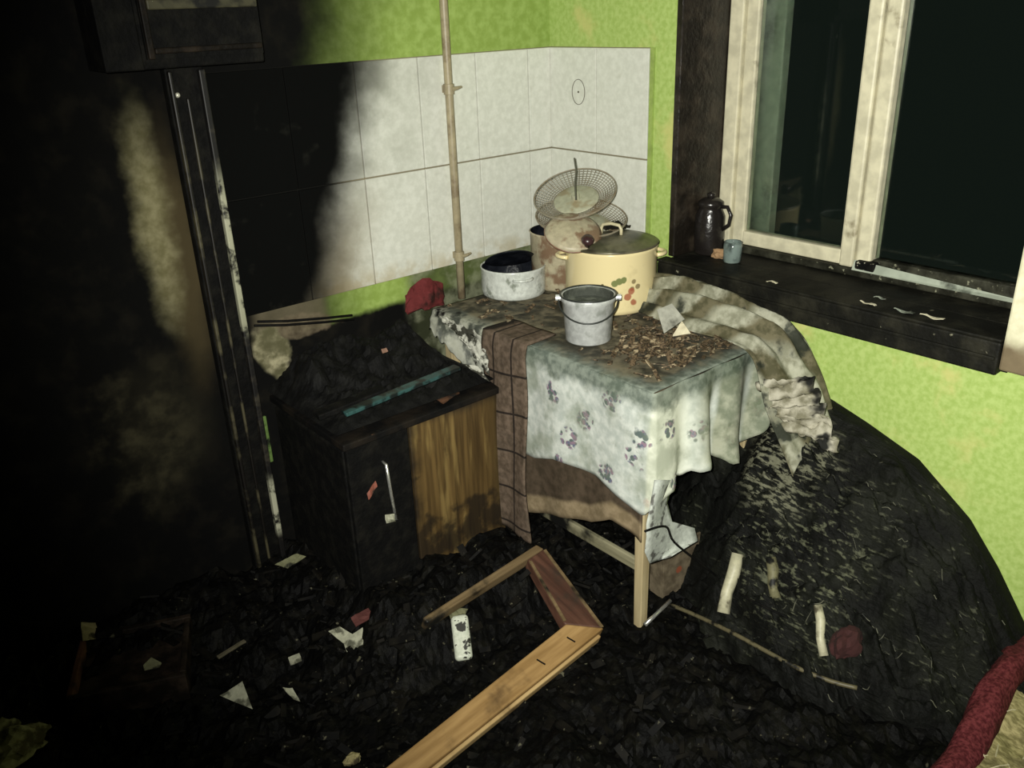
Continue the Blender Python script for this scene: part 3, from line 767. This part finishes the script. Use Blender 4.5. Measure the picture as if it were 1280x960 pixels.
# ------------------------------------------------------------------ pipe
pp = root('gas_pipe', (-.418, -.035, .78), 'vertical beige pipe in front of the white tiles', 'pipe')
mp = mat_plain('beige_pipe_paint', (.34, .29, .18), .45, 0, .4, (.16, .12, .07), 12, (.5, .65))
g = MB().tube([(0, 0, -.03), (0, 0, .3), (.0, 0, .8), (0, 0, 1.719)], .0118, 16); g.build('pipe', mp, pp, smooth=True)
for zc in (at(555, 112, 'y', -.035).z-.78, at(553, 325, 'y', -.035).z-.78):
    MB().tube([(0, 0, zc-.014), (0, 0, zc+.014)], .0155, 16).build('clamp', mp, pp, smooth=False, bevel=.001)
    MB().tube([(0, -.012, zc), (.02, -.014, zc+.002), (.036, -.012, zc+.004)], [.007, .005, .003], 8).build('clamp_screw', mp, pp)
    MB().box(-.006, .006, .01, .0245, zc-.01, zc+.01).build('bracket', mp, pp)

# ------------------------------------------------------------------ upper left burnt wall cupboard
wc = root('wall_cupboard', (-1.345, -.135, 1.47), 'charred wall cupboard in the dark upper left corner', 'cupboard')
MB().box(0, .35, .012, .134, 0, .55).build('body', M['char'], wc, bevel=.004)
MB().box(-.004, .075, 0, .0115, .0, .55).build('side_door', M['char'], wc, bevel=.003)
dd = MB().box(.085, .345, .002, .0115, .02, .54).build('door', M['char'], wc)
mst = mat_plain('scorched_trim', (.060, .056, .030), .6, 0, .3, SOOT, 14, (.46, .62))
MB().box(.10, .34, -.010, .0015, .115, .135).build('rail', mst, dd, bevel=.003)
MB().box(.10, .34, -.010, .0015, .030, .042).build('rail', M['char_brown'], dd, bevel=.003)
MB().box(.085, .099, -.010, .0015, .02, .54).build('stile', M['char_brown'], dd, bevel=.003)

# ------------------------------------------------------------------ pots on the table
men = mat_plain('white_enamel', (.62, .65, .60), .25, 0, .5, (.22, .24, .20), 26, (.56, .70))
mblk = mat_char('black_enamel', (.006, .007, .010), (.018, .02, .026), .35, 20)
ZP = TZ+.0125
# white casserole
wp = root('enamel_casserole', (-.285, -.127, ZP), 'low white enamel casserole with blackened inside by the tiles', 'pot')
MB().lathe([(0, 0), (.090, 0), (.097, .006), (.0985, .02), (.0985, .082), (.1005, .088), (.098, .090), (.0955, .086)], 48).build('body', men, wp, smooth=True)
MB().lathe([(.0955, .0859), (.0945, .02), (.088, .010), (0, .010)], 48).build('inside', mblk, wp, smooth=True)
vd = math.atan2(CAM.y+.127, CAM.x+.285)
def ear(par, r, z, ang, mt, w=.032, out=.022, rad=.0045, nm='ear_handle'):
    pts = []
    for k in range(11):
        t = k/10; a_ = lerp(-w, w, t)
        o_ = r-.004+out*math.sin(t*PI)**.6
        pts.append((o_*math.cos(ang)-a_*math.sin(ang), o_*math.sin(ang)+a_*math.cos(ang), z))
    return MB().tube(pts, rad, 8).build(nm, mt, par, smooth=True)
ear(wp, .0985, .066, vd+.30, men, .030, .018); ear(wp, .0985, .066, vd+.30+PI, men, .030, .018)
# black lid tipped into the back of the casserole
lid = MB().lathe([(0, .010), (.04, .009), (.074, .003), (.078, 0), (.076, -.002), (.04, .005), (0, .006)], 36)
lo = lid.build('lid', mblk, wp, (.017, .035, .095), smooth=True, rot=(-.50, .30, 0))
tag(lo, 'blue black lid tipped into the pot')
# cream stockpot
mcr = Mat('cream_enamel_cherries', .22, 0, .5); x, y, z = mcr.pos(); n = mcr.noise(22, 5); n2 = mcr.noise(6, 4); n3 = mcr.noise(60, 3)
c = mcr.mix(n.sm(.55, .75)*.4, (.76, .65, .36), (.50, .42, .22))
CP = Vector((-.157, -.415, ZP))
def onpot(px, py, r=.131):
    d_ = FW + RT*(px-640)/FPX + UP*(480-py)/FPX
    ox, oy = CAM.x-CP.x, CAM.y-CP.y; A = d_.x**2+d_.y**2; B_ = ox*d_.x+oy*d_.y; C_ = ox*ox+oy*oy-r*r
    D = B_*B_-A*C_
    t = (-B_-math.sqrt(max(0, D)))/A
    return CAM+d_*t
def spots(lst, r): return near(mcr, x, y, z, [onpot(*q) for q in lst], r)
leaf = (spots([(774, 352), (768, 355), (780, 350)], .010)+(n-.5)*1.2).sm(1, .75)
leaf2 = (spots([(792, 352), (797, 358), (790, 361)], .009)+(n-.5)*1.6).sm(1, .7)
ch = (spots([(785, 371), (792, 378), (789, 364)], .013)+(n-.5)*1.6).sm(1, .75)
stem = (spots([(757, 361), (753, 357)], .005)).sm(1, .7)
c = mcr.mix(leaf*.85, c, (.09, .14, .035)); c = mcr.mix(leaf2*.8, c, (.16, .12, .05)); c = mcr.mix(ch*.85, c, (.34, .085, .045)); c = mcr.mix(stem, c, (.14, .12, .05))
mcr.color(c); mcream = mcr.m
cpot = root('enamel_stockpot', CP, 'large cream enamel stockpot with cherry print and dark lid', 'pot')
MB().lathe([(0, 0), (.116, 0), (.127, .006), (.131, .018), (.131, .170), (.134, .176), (.133, .180), (.128, .180)], 56).build('body', mcream, cpot, smooth=True)
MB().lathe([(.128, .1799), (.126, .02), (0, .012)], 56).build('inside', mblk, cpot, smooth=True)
vd = math.atan2(CAM.y-CP.y, CAM.x-CP.x)
ear(cpot, .131, .150, vd-PI/2+.10, mcream, .034, .028, .006); ear(cpot, .131, .150, vd+PI/2+.10, mcream, .034, .028, .006)
mlid = mat_plain('sooty_steel_lid', (.17, .155, .10), .4, .35, .5, (.06, .055, .035), 16, (.45, .65))
ld = MB().lathe([(.1345, .1815), (.1365, .185), (.132, .188), (.118, .188), (.105, .196), (.07, .204), (0, .208)], 56).build('lid', mlid, cpot, smooth=True)
ca, sa = math.cos(vd+1.2), math.sin(vd+1.2)
hp = [(ca*.030*s_, sa*.030*s_, z_) for s_, z_ in ((-1, .203), (-1, .222), (-.8, .232), (0, .236), (.8, .232), (1, .222), (1, .203))]
MB().tube(hp, .0048, 8).build('lid_handle', mat_plain('cream_handle', (.62, .56, .36), .3), ld, smooth=True)
# dark rag on the back of the lid
def ragf(u, v):
    return (lerp(-.045, .045, u), lerp(-.03, .03, v), .008+.014*math.sin(u*PI)*math.sin(v*PI)+.008*fb(u*5, v*5, 3))
tag(MB().grid(ragf, 18, 14).build('sooty_rag', M['char_brown'], None, (CP.x+.055, CP.y+.035, ZP+.202), smooth=True, solid=.004, rot=(0, .12, .4)), 'small black rag on the stockpot lid', 'rag')
# aluminium pail
BP = Vector((-.412, -.579, ZP))
pail = root('metal_pail', BP, 'small aluminium pail with dark bail handle on the table', 'pail')
mal = mat_plain('scuffed_aluminium', (.66, .68, .66), .38, .25, .6, (.36, .38, .35), 22, (.52, .68))
mdk = mat_plain('dark_wire', (.045, .05, .045), .4, .4, .5)
MB().lathe([(0, 0), (.056, 0), (.060, .004), (.0675, .106), (.0715, .110), (.0715, .120), (.0700, .124), (.066, .122)], 44).build('body', mal, pail, smooth=True)
MB().lathe([(.066, .1219), (.065, .10), (.064, .098), (0, .098)], 44).build('contents', mat_char('pail_contents', (.05, .055, .045), (.13, .14, .11), .7, 30), pail, smooth=True)
MB().tube([(.0725*math.cos(a_), .0725*math.sin(a_), .124) for a_ in [2*PI*k/40 for k in range(40)]], .0028, 6, True).build('rim', mdk, pail, smooth=True)
vd = math.atan2(CAM.y-BP.y, CAM.x-BP.x)
pts = []
for k in range(21):
    t = k/20; a_ = lerp(-PI/2, PI/2, t)
    rr = .0725+.004
    pts.append((rr*math.cos(vd+a_), rr*math.sin(vd+a_), .114-.046*max(0, math.cos(a_))**.9))
MB().tube(pts, .0022, 6).build('bail_handle', mdk, pail, smooth=True)
for s_ in (-1, 1):
    MB().lathe([(0, -.008), (.008, -.008), (.008, .008), (0, .008)], 12, Matrix.Translation((.076*math.cos(vd+s_*PI/2), .076*math.sin(vd+s_*PI/2), .114)) @ Matrix.Rotation(vd, 4, 'Z') @ Matrix.Rotation(PI/2, 4, 'X')).build('ear', mal, pail)
# dark frying pan handle between pots
# ---- stack in the corner: steamer pot carrying two round mesh dishes
mwire = mat_plain('tarnished_wire', (.30, .27, .20), .5, .1, .3, (.20, .15, .09), 18, (.5, .65))
mdisc = mat_plain('pale_dish_centre', (.44, .44, .32), .5, 0, .4, (.30, .25, .15), 18, (.5, .65))
SP = Vector((-.125, -.175, ZP))
sp = root('steamer_pot', SP, 'tall pale enamel pot hidden behind the cream stockpot', 'pot')
men2 = mat_plain('stained_pale_enamel', (.46, .41, .28), .45, 0, .4, (.20, .13, .08), 20, (.48, .62))
MB().lathe([(0, 0), (.085, 0), (.095, .01), (.098, .17), (.101, .175), (.097, .176)], 40).build('body', men2, sp, smooth=True)
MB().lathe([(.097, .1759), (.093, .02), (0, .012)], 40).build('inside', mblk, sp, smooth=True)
def meshdish(name, loc, R_, r_in, depth, rot, label, disc=True):
    o = root(name, loc, label, 'mesh dish', rot=rot)
    g = MB()
    nr = 8
    for k in range(nr+1):
        t = k/nr; r = lerp(r_in, R_, t); zz = depth*t**1.6
        g.tube([(r*math.cos(a_), r*math.sin(a_), zz) for a_ in [2*PI*j/48 for j in range(48)]], .0026 if k == nr else .0009, 5, True)
    for j in range(56):
        a_ = 2*PI*j/56
        g.tube([(lerp(r_in, R_, k/5)*math.cos(a_), lerp(r_in, R_, k/5)*math.sin(a_), depth*(k/5)**1.6) for k in range(6)], .0009, 4)
    g.build('mesh_rim', mwire, o)
    MB().lathe([(0, -.002), (r_in-.002, -.002), (r_in+.002, .0), (r_in-.002, .002), (0, .003)], 40).build('centre_disc', mdisc, o, smooth=True)
    return o
toc = Vector((CAM.x, CAM.y, 0)) - Vector((-.135, -.23, 0)); toc.normalize()
def faceto(tilt, side=0):
    """disc normal leaning from straight up toward the camera side by tilt"""
    n = (Vector((0, 0, 1))*math.cos(tilt) + toc*math.sin(tilt) + Vector((toc.y, -toc.x, 0))*side).normalized()
    return n.to_track_quat('Z', 'Y').to_euler()
d2 = meshdish('mesh_dish', (-.165, -.300, .975), .132, .088, .024, faceto(.22, -.06), 'lower round mesh dish resting on the pot in the corner')
d1 = meshdish('mesh_dish', (-.165, -.281, 1.045), .120, .066, .022, faceto(.42, .16), 'upper round mesh dish with central rod tilted toward the room')
rodm = mat_plain('dark_rod', (.06, .06, .035), .5)
MB().tube([(0, 0, .002), (0, 0, .02)], .012, 12).build('hub', mdisc, d1)
rd = MB().tube([(.0, .0, .0), (.002, .0, .05), (-.002, 0, .08), (.003, 0, .118)], [.0032, .0030, .0028, .0026], 6).build('rod', rodm, d1)
rd.location = d1.rotation_euler.to_matrix().inverted() @ (toc*.030+Vector((0, 0, .004)))
rd.rotation_euler = (d1.rotation_euler.to_matrix().inverted() @ Vector((.10, .12, 1)).normalized()).to_track_quat('Z', 'Y').to_euler()
kl = root('pot_lid', at(716, 291, 'x', -.26), 'stained cream lid with dark round knob below the upper mesh dish', 'lid', rot=faceto(.50, -.10))
MB().lathe([(.078, 0), (.080, .003), (.07, .010), (.035, .020), (0, .023)], 36).build('lid_dome', men2, kl, smooth=True)
MB().tube([(.079*math.cos(a_), .079*math.sin(a_), .0) for a_ in [2*PI*j/40 for j in range(40)]], .0028, 6, True).build('lid_rim', mat_plain('brown_rim', (.20, .11, .07), .4), kl, smooth=True)
kq = kl.rotation_euler.to_matrix().inverted() @ (at(737, 284, 'x', -.285)-Vector(kl.location))
MB().lathe([(0, -.012), (.008, -.012), (.009, .004), (.017, .010), (.0185, .018), (.013, .026), (0, .029)], 24).build('knob', mat_plain('dark_bakelite', (.05, .024, .024), .3, 0, .5), kl, (kq.x, kq.y, .012), smooth=True)

# ------------------------------------------------------------------ things on the sill
mjug = mat_char('dark_glazed_jug', (.012, .010, .009), (.030, .026, .022), .25, 12, spec=.5)
jl = Vector((.092, -.567, .8865))
jug = root('dark_jug', jl, 'dark glossy jug with loop handle on the burnt sill', 'jug')
MB().lathe([(0, 0), (.036, 0), (.041, .006), (.043, .05), (.042, .11), (.034, .128), (.032, .136), (.037, .140), (.036, .150), (.022, .160), (0, .163)], 32).build('body', mjug, jug, smooth=True)
MB().lathe([(0, .160), (.010, .162), (.012, .172), (0, .178)], 16).build('lid_knob', mjug, jug, smooth=True)
MB().tube([(.005, -.030, .138), (.008, -.052, .140), (.010, -.064, .118), (.009, -.060, .090), (.005, -.040, .074)], .0055, 8).build('handle', mjug, jug, smooth=True)
gj = Mat('grimy_jar_glass', .12, 0, .5); gj.pos(True); n = gj.noise(30, 3); gj.color(gj.mix(n.sm(.4, .7), (.30, .38, .35), (.07, .09, .085))); gj.b.inputs['Transmission Weight'].default_value = .45
jr = root('glass_jar', (.060, -.675, .8865), 'small grimy glass jar on the sill right of the jug', 'jar')
MB().lathe([(0, 0), (.022, 0), (.025, .003), (.026, .045), (.024, .056), (.021, .058), (.0225, .052), (.0235, .045), (.023, .006), (0, .005)], 28).build('body', gj.m, jr, smooth=True)
MB().tube([(.0235*math.cos(a_), .0235*math.sin(a_), .057) for a_ in [2*PI*j/24 for j in range(24)]], .0018, 5, True).build('rim', gj.m, jr, smooth=True)
def lump(name, loc, sx, sy, sz, mt, label, cat, seed=0, group=None, rz=0):
    bm = bmesh.new(); bmesh.ops.create_icosphere(bm, subdivisions=3, radius=1)
    for v in bm.verts:
        k = 1+.35*mn.fractal(v.co*1.6+Vector((seed*3.1, seed, 0)), 1, 2, 4); v.co = Vector((v.co.x*k*sx, v.co.y*k*sy, max(-.35, v.co.z)*k*sz))
    me = bpy.data.meshes.new(name); bm.to_mesh(me); bm.free(); me.materials.append(mt)
    o = bpy.data.objects.new(name, me); col.objects.link(o); o.location = loc; o.rotation_euler.z = rz
    return tag(o, label, cat, group)
lump('red_rag', (RED_RAG.x, -.045, RED_RAG.z), .064, .026, .062, mat_plain('dark_red_cloth', (.13, .024, .024), .85, 0, .15, (.025, .01, .008), 20, (.48, .66)), 'dark red rag wedged beside the foot of the pipe', 'rag', 14)
lump('tan_lump', (.068, -.628, .895), .018, .026, .018, mat_plain('tan_sponge', (.40, .25, .13), .8, 0, .2, (.12, .08, .05)), 'small tan lump on the sill between jug and jar', 'lump', 3)

# ------------------------------------------------------------------ fallen wooden frame on the floor
mfw = mat_wood('warm_pine', (.22, .125, .042), (.40, .25, .10), 0, 9, (.09, .05, .02), (.55, .72))
mfd = mat_wood('scorched_red_wood', (.05, .022, .014), (.12, .055, .035), 1, 9, (.03, .025, .018), (.5, .7))
mft = mat_wood('dull_brown_wood', (.11, .075, .035), (.20, .14, .07), 0, 9, SOOT, (.5, .65))
FZ = .105
fo = at(750, 780, 'z', FZ)                      # outer corner nearest the table leg
fr = root('fallen_frame', (fo.x, fo.y, FZ-.04), 'fallen wooden frame with one pale pine bar lying on the ash', 'frame', rot=(.36, 0, .105))
def mitre(pts, z0, z1, name, mt):
    g = MB(); n = len(pts)
    g.add([(x, y, z0) for x, y in pts]+[(x, y, z1) for x, y in pts], [tuple(range(n-1, -1, -1)), tuple(range(n, 2*n))]+[(i, (i+1) % n, n+(i+1) % n, n+i) for i in range(n)])
    return g.build(name, mt, fr, bevel=.004)
BWD = .070
bar = mitre([(0, 0), (-.98, 0), (-.98, .050), (-.075, .068)], 0, .038, 'near_bar', mfw)
MB().box(-.96, -.02, -.0105, -.001, .004, .030).build('edge_lip', mat_wood('pale_pine_edge', (.34, .22, .09), (.48, .34, .16), 0, 9, (.12, .07, .03), (.55, .7)), bar, bevel=.003)
mitre([(0, .002), (-.075, .070), (-.004, .275), (.062, .275)], -.002, .034, 'end_bar', mfd)
MB().box(-.004, .004, .0, .272, .0345, .038).build('edge_bead', mft, bpy.data.objects['end_bar'], (-.002, .004, 0), rot=(0, 0, -.222))
MB().box(-.004, .004, .0, .20, .0345, .038).build('edge_bead', mft, bpy.data.objects['end_bar'], (-.070, .076, 0), rot=(0, 0, -.333))
mitre([(.062, .2755), (.055, .298), (-.36, .298), (-.36, .280), (-.004, .2755)], -.002, .034, 'far_bar', mft)
# crack lines on the bar: small dark cleats
p = fo
for k, (ux, uy) in enumerate(((-.10, .028), (-.21, .030))):
    MB().box(-.002, .002, -.012, .012, .0382, .0392).build('nail_slot', M['char'], bar, (ux, uy, 0), rot=(0, 0, .3))

# pale streaked block inside the frame
m = Mat('streaked_plastic', .5, 0, .4); m.pos(True); n = m.noise(45, 3); n1 = m.noise(90, 3)
m.color(m.mix(n.sm(.55, .60), m.mix(n1.sm(.3, .7), (.42, .45, .36), (.56, .58, .48)), (.02, .02, .015)))
p = None
BLK = m.m
mol = mat_plain('olive_scrap', (.20, .20, .11), .8, 0, .2, (.03, .03, .02), 25, (.5, .62))
mwh = mat_plain('whitish_scrap', (.42, .42, .31), .8, 0, .2, (.10, .10, .07), 25, (.5, .62))
mye = mat_plain('yellowish_scrap', (.34, .29, .14), .8, 0, .2, (.05, .04, .02), 25, (.52, .62))
def fz(px, py, ax=.0):
    """where the ray of a pixel meets the debris bed"""
    z_ = .1
    for _ in range(12):
        q = at(px, py, 'z', z_); z_ = dh(q.x, q.y)+.012
    return at(px, py, 'z', z_+ax)
tag(MB().box(-.022, .022, -.056, .056, -.011, .011).build('pale_block', BLK, None, fz(577, 797, .035), bevel=.010, rot=(.62, -.1, -.62), bseg=4), 'pale rounded block with dark streaks lying inside the fallen frame', 'block')
scrap('olive_shred', [(-.035, -.012), (.0, -.02), (.04, .0), (.012, .018), (-.02, .012)], mol, fz(572, 768, .01), (.3, .2, .2), 'olive shred above the pale block inside the frame', 'scrap')
scrap('torn_cloth_scrap', [(-.055, .01), (-.03, .028), (.005, .012), (.045, .04), (.05, .0), (.055, -.03), (.02, -.022), (.005, -.045), (-.012, -.015)], mwh, fz(437, 798, .015), (.45, .1, -.75), 'torn whitish cloth scrap left of the fallen frame', 'scrap', curl=.2)
scrap('whitish_shred', [(-.02, -.008), (.01, -.016), (.022, .006), (-.008, .014)], mwh, fz(368, 824, .008), (.3, .1, .3), 'small whitish shred left of the torn cloth scrap', 'scrap')
scrap('paper_triangle', [(-.04, .012), (.012, .036), (.035, -.035)], mwh, fz(297, 872, .015), (.5, -.1, -.55), 'pale torn paper triangle on the ash at lower left', 'paper', curl=.15)
scrap('pale_curl', [(-.022, .012), (.0, .016), (.024, -.016), (.008, -.012)], mwh, fz(364, 868, .01), (.4, .3, -.6), 'small pale curl right of the paper triangle', 'scrap', curl=.4)
scrap('olive_chip', [(-.022, -.008), (-.006, -.026), (.022, -.006), (.012, .022), (-.012, .018)], mol, fz(190, 834, .012), (.4, -.2, .1), 'dull olive chip beside the charred box', 'scrap')
scrap('yellow_chip', [(-.020, .004), (.0, -.028), (.022, -.010), (.018, .018), (-.002, .024)], mye, fz(209, 857, .012), (.5, -.2, .2), 'yellowish chip in front of the olive chip', 'scrap')
scrap('olive_shred', [(-.04, -.006), (-.005, -.02), (.045, .012), (.02, .024), (-.012, .008)], mol, fz(362, 702, .012), (.5, .1, -.5), 'dim olive shred at the foot of the charred post', 'scrap')
scrap('dark_red_scrap', [(-.03, -.012), (.03, -.018), (.034, .012), (-.02, .018)], mat_plain('dim_red', (.10, .03, .025), .8), fz(452, 772, .012), (.3, 0, .2), 'dark red scrap just behind the torn cloth scrap', 'scrap')
scrap('white_chip', [(-.012, -.006), (.008, -.010), (.012, .008), (-.006, .010)], mwh, fz(464, 713, .01), (.5, 0, .2), 'small white chip on ash in front of the cabinet', 'scrap')
scrap('white_shard', [(-.018, -.01), (.016, -.012), (.022, .008), (-.01, .012)], mwh, at(487, 648, 'y', -.435), (1.0, .3, .3), 'whitish shard stuck at the lower end of the cabinet handle', 'scrap')
scrap('orange_scrap', [(-.022, -.012), (.018, -.002), (.022, .012), (-.016, .004)], mred, at(465, 613, 'y', -.425), (1.2, -.3, .2), 'rusty orange scrap beside the cabinet handle', 'scrap')

# charred box at lower left
bx = root('charred_box', (-1.67, -.06, .09), 'charred wooden box lying in the ash at far left', 'box', rz=-.42)
mcb = mat_char('charred_box_wood', (.010, .008, .006), (.05, .035, .025), .6, 18)
MB().box(0, .26, -.22, -.205, 0, .075).build('side_panel', mcb, bx, bevel=.003)
MB().box(0, .26, 0, .015, 0, .075).build('side_panel', mcb, bx, bevel=.003)
MB().box(0, .015, -.2045, -.0005, 0, .075).build('end_panel', mat_wood('singed_red_panel', (.09, .035, .024), (.20, .09, .055), 1, 9, SOOT, (.5, .65)), bx, bevel=.003)
MB().box(.245, .26, -.2045, -.0005, 0, .075).build('end_panel', mcb, bx, bevel=.003)
MB().box(.0155, .2445, -.204, -.001, .03, .05).build('lid_board', mcb, bx, bevel=.003)
p = at(112, 790, 'z', .175)
scrap('singed_corner', [(-.03, -.02), (.012, -.026), (.024, .018), (-.004, .035)], mye, p, (.5, .3, .3), 'singed yellowish corner piece on the charred box', 'scrap', curl=.2)
board('pale_splinter', fz(272, 822, .012), fz(306, 801, .012), .010, .006, mat_plain('dim_splinter', (.12, .105, .065), .8), 'short dim splinter right of the charred box', 'splinter')
# plaster rubble at the bottom-left corner
for k, (px, py, s_) in enumerate([(18, 938, .050), (45, 920, .022), (5, 915, .026)]):
    q = fz(px, py); lump('plaster_lump', (q.x, q.y, q.z+.01), s_*1.25, s_, s_*.7, mat_plain('crumbled_plaster', (.50, .45, .27), .9, 0, .1, (.12, .10, .06), 25, (.45, .6)),
         ['largest crumbling plaster lump in bottom left corner', 'small plaster lump right of the largest one, bottom left', 'small plaster lump behind the largest one at left edge'][k], 'plaster', k+5, 'plaster lumps at lower left')
q = fz(440, 952); lump('brown_lump', (q.x, q.y, q.z+.005), .02, .012, .014, mye, 'small brown lump at bottom edge left of the pine bar', 'lump', 9)

# ------------------------------------------------------------------ under and beside the table: box, rod, broken chair
cbx = root('cardboard_box', at(826, 748, 'z', .06), 'burnt brown cardboard box with orange spots beside the table leg', 'box', rz=-.12)
m = Mat('printed_cardboard', .85, 0, .1); x, y, z = m.pos(); n = m.noise(30, 4); n1 = m.noise(12, 4)
c = m.mix(n.sm(.3, .7), (.07, .055, .035), (.16, .13, .085))
pa = at(838, 722, 'y', -.93); pb = at(876, 727, 'y', -.93)
c = m.mix((ell(x, z, pa.x, pa.z, .034, .034)+(n-.5)*.6).sm(1.15, .6), c, (.42, .13, .045)); c = m.mix((ell(x, z, pb.x, pb.z, .012, .012)+(n-.5)*.6).sm(1.05, .6), c, (.20, .06, .03))
c = m.mix((n1+(x+.35)*.8).sm(.68, .76), c, (.02, .017, .013)); m.color(c)
MB().box(0, .19, -.006, 0, 0, .165).build('front_panel', m.m, cbx, bevel=.001)
MB().box(0, .006, .0005, .10, 0, .15).build('side_panel', m.m, cbx, bevel=.001)
MB().box(.184, .19, .0005, .10, 0, .13).build('side_panel', m.m, cbx, bevel=.001)
MB().box(.0065, .1835, .094, .10, 0, .12).build('back_panel', M['char_brown'], cbx, bevel=.001)
ro = MB(); p0 = at(806, 781, 'z', .085); p1 = at(838, 751, 'z', .10)
tag(MB().tube([p0, p0.lerp(p1, .5), p1], [.006, .005, .006], 10).build('metal_rod', mch, smooth=True), 'shiny metal rod on the ash at the foot of the table leg', 'rod')
ch = root('broken_chair', at(960, 800, 'z', .06), 'broken bentwood chair with cream legs half buried in burnt bedding', 'chair')
base_ = Vector(ch.location)
mcl = mat_plain('cream_chair_paint', (.46, .44, .30), .5, 0, .4, (.08, .07, .045), 22, (.55, .68))
def onmound(px, py, off=.015):
    d_ = (FW + RT*(px-640)/FPX + UP*(480-py)/FPX).normalized(); t = 1.2
    while t < 3.2:
        q = CAM+d_*t
        if q.z < dh(q.x, q.y) or (q.x > -.56 and -1.95 < q.y < -.6 and q.z < mz(q.x, q.y)) or q.x > 0: break
        t += .004
    return CAM+d_*(t-off)
def cleg(a0, a1, r, mt=mcl):
    q0, q1 = Vector(a0)-base_, Vector(a1)-base_
    d_ = (q1-q0)
    return MB().tube([q0, q0+d_*.33+Vector((.004, 0, .002)), q0+d_*.66+Vector((-.002, .003, 0)), q1], [r, r*1.1, r*.95, r*1.05], 8).build('leg', mt, ch, smooth=True)
cleg(onmound(922, 692), onmound(904, 766), .016)
cleg(onmound(1022, 756), onmound(1030, 820), .0105)
cleg(onmound(963, 697, .008), onmound(970, 748, .008), .0135, mat_plain('olive_chair_paint', (.16, .15, .08), .6, 0, .3, SOOT, 25, (.48, .6)))
hp = [onmound(px, py, .012)-base_ for px, py in ((828, 752), (870, 768), (915, 790), (960, 815), (1000, 838), (1040, 854), (1082, 862))]
hp = [(hp[max(0, i-1)]+hp[i]*2+hp[min(6, i+1)])/4 for i in range(7)]
MB().tube([Vector([crv([p[i] for p in hp], k/24) for i in range(3)]) for k in range(25)], .0055, 8).build('bent_hoop', mat_plain('dull_bentwood', (.11, .095, .05), .5, 0, .4, SOOT, 25, (.5, .62)), ch, smooth=True)
q = onmound(1058, 806, .01); lump('red_cloth_wad', q, .045, .03, .04, mat_plain('dim_red_cloth', (.040, .010, .009), .9), 'dim red cloth wad beside the cream chair leg', 'cloth', 6)
wp_ = [onmound(px, py, o_) for px, py, o_ in ((804, 664, .30), (832, 658, .30), (843, 678, .26), (880, 706, .14), (905, 726, .05), (930, 745, .006), (985, 770, .004))]
wp_ = [at(806, 664, 'y', -.975), at(832, 658, 'y', -.98), at(843, 678, 'y', -.985), at(878, 706, 'y', -.985), at(905, 727, 'y', -.985), onmound(935, 748, .01), onmound(985, 772, .01)]
tag(MB().tube([Vector([crv([p[i] for p in wp_], k/30) for i in range(3)]) for k in range(31)], .0028, 6).build('burnt_wire', M['char'], smooth=True), 'black burnt wire crossing the torn cloth tip beside the table leg', 'wire')
# ------------------------------------------------------------------ red blanket and straw mat at lower right
pts = [at(*q) for q in ((1155, 1015, 'z', .11), (1212, 932, 'z', .13), (1242, 868, 'z', .15), (1274, 824, 'z', .16), (1310, 792, 'z', .16))]
def roll(u, v):
    c_ = Vector([crv([p[i] for p in pts], u) for i in range(3)]); a_ = v*2*PI
    r = .043*(1+.18*mn.noise(Vector((u*9, math.cos(a_)*1.5, math.sin(a_)*1.5))))
    q = c_+Vector((.55, -.83, 0))*(r*math.cos(a_)*1.0)*.9+Vector((.5, .3, 0))*0+Vector((0, 0, 1))*(r*math.sin(a_))
    q.x = min(q.x, -.006); q.z = max(q.z, .02)
    return q
m = Mat('dark_red_blanket', .95, 0, .1); m.pos(); n = m.noise(120, 3); n1 = m.noise(14, 4)
m.color(m.mix(n1.sm(.58, .7)*.6, m.mix(n.sm(.35, .65), (.065, .011, .014), (.15, .032, .036)), (.03, .01, .008))); m.bump(n, .7, .006)
tag(MB().grid(roll, 60, 24).build('red_blanket', m.m, smooth=True), 'rolled dark red fuzzy blanket edge at lower right', 'blanket')
m = Mat('straw_mat', .85, 0, .2); x, y, z = m.pos(); n = m.noise(18, 5); st = m.noise(20, 4, m.comb(x*1+y*3, y*.8-x*5, z))
m.color(m.mix(n.sm(.5, .68)*.7, m.mix(st.sm(.35, .65), (.20, .17, .075), (.42, .36, .18)), (.08, .065, .03))); m.bump(st, .6, .006)
ma, mb_, mc, md_ = at(1185, 985, 'z', .10), at(1262, 850, 'z', .10), at(1400, 900, 'z', .06), at(1340, 1050, 'z', .06)
def matf(u, v):
    q = ma.lerp(mb_, v).lerp(md_.lerp(mc, v), u); q = Vector(q)
    q.z = .128-.02*u+.016*fb(q.x*16, q.y*16, 2); q.x = min(q.x, -.01)
    return q
smt = tag(MB().grid(matf, 30, 30).build('straw_mat', m.m, smooth=True, solid=.02), 'tan straw mat beside the red blanket at lower right', 'mat')
random.seed(5); b = MB()
for k in range(26):
    q = matf(random.random()*.5, random.random()); a_ = random.uniform(-.5, .9); l = random.uniform(.02, .05)
    dx, dy = math.cos(a_)*l/2, math.sin(a_)*l/2; q.z += .016; q.x = min(q.x, -.05)
    b.tube([q-Vector((dx, dy, -.002)), q+Vector((0, 0, .004)), q+Vector((dx, dy, .001))], .0013, 4)
sw = b.build('straws', mat_plain('pale_straw', (.62, .56, .36), .6), smt); sw['kind'] = 'stuff'
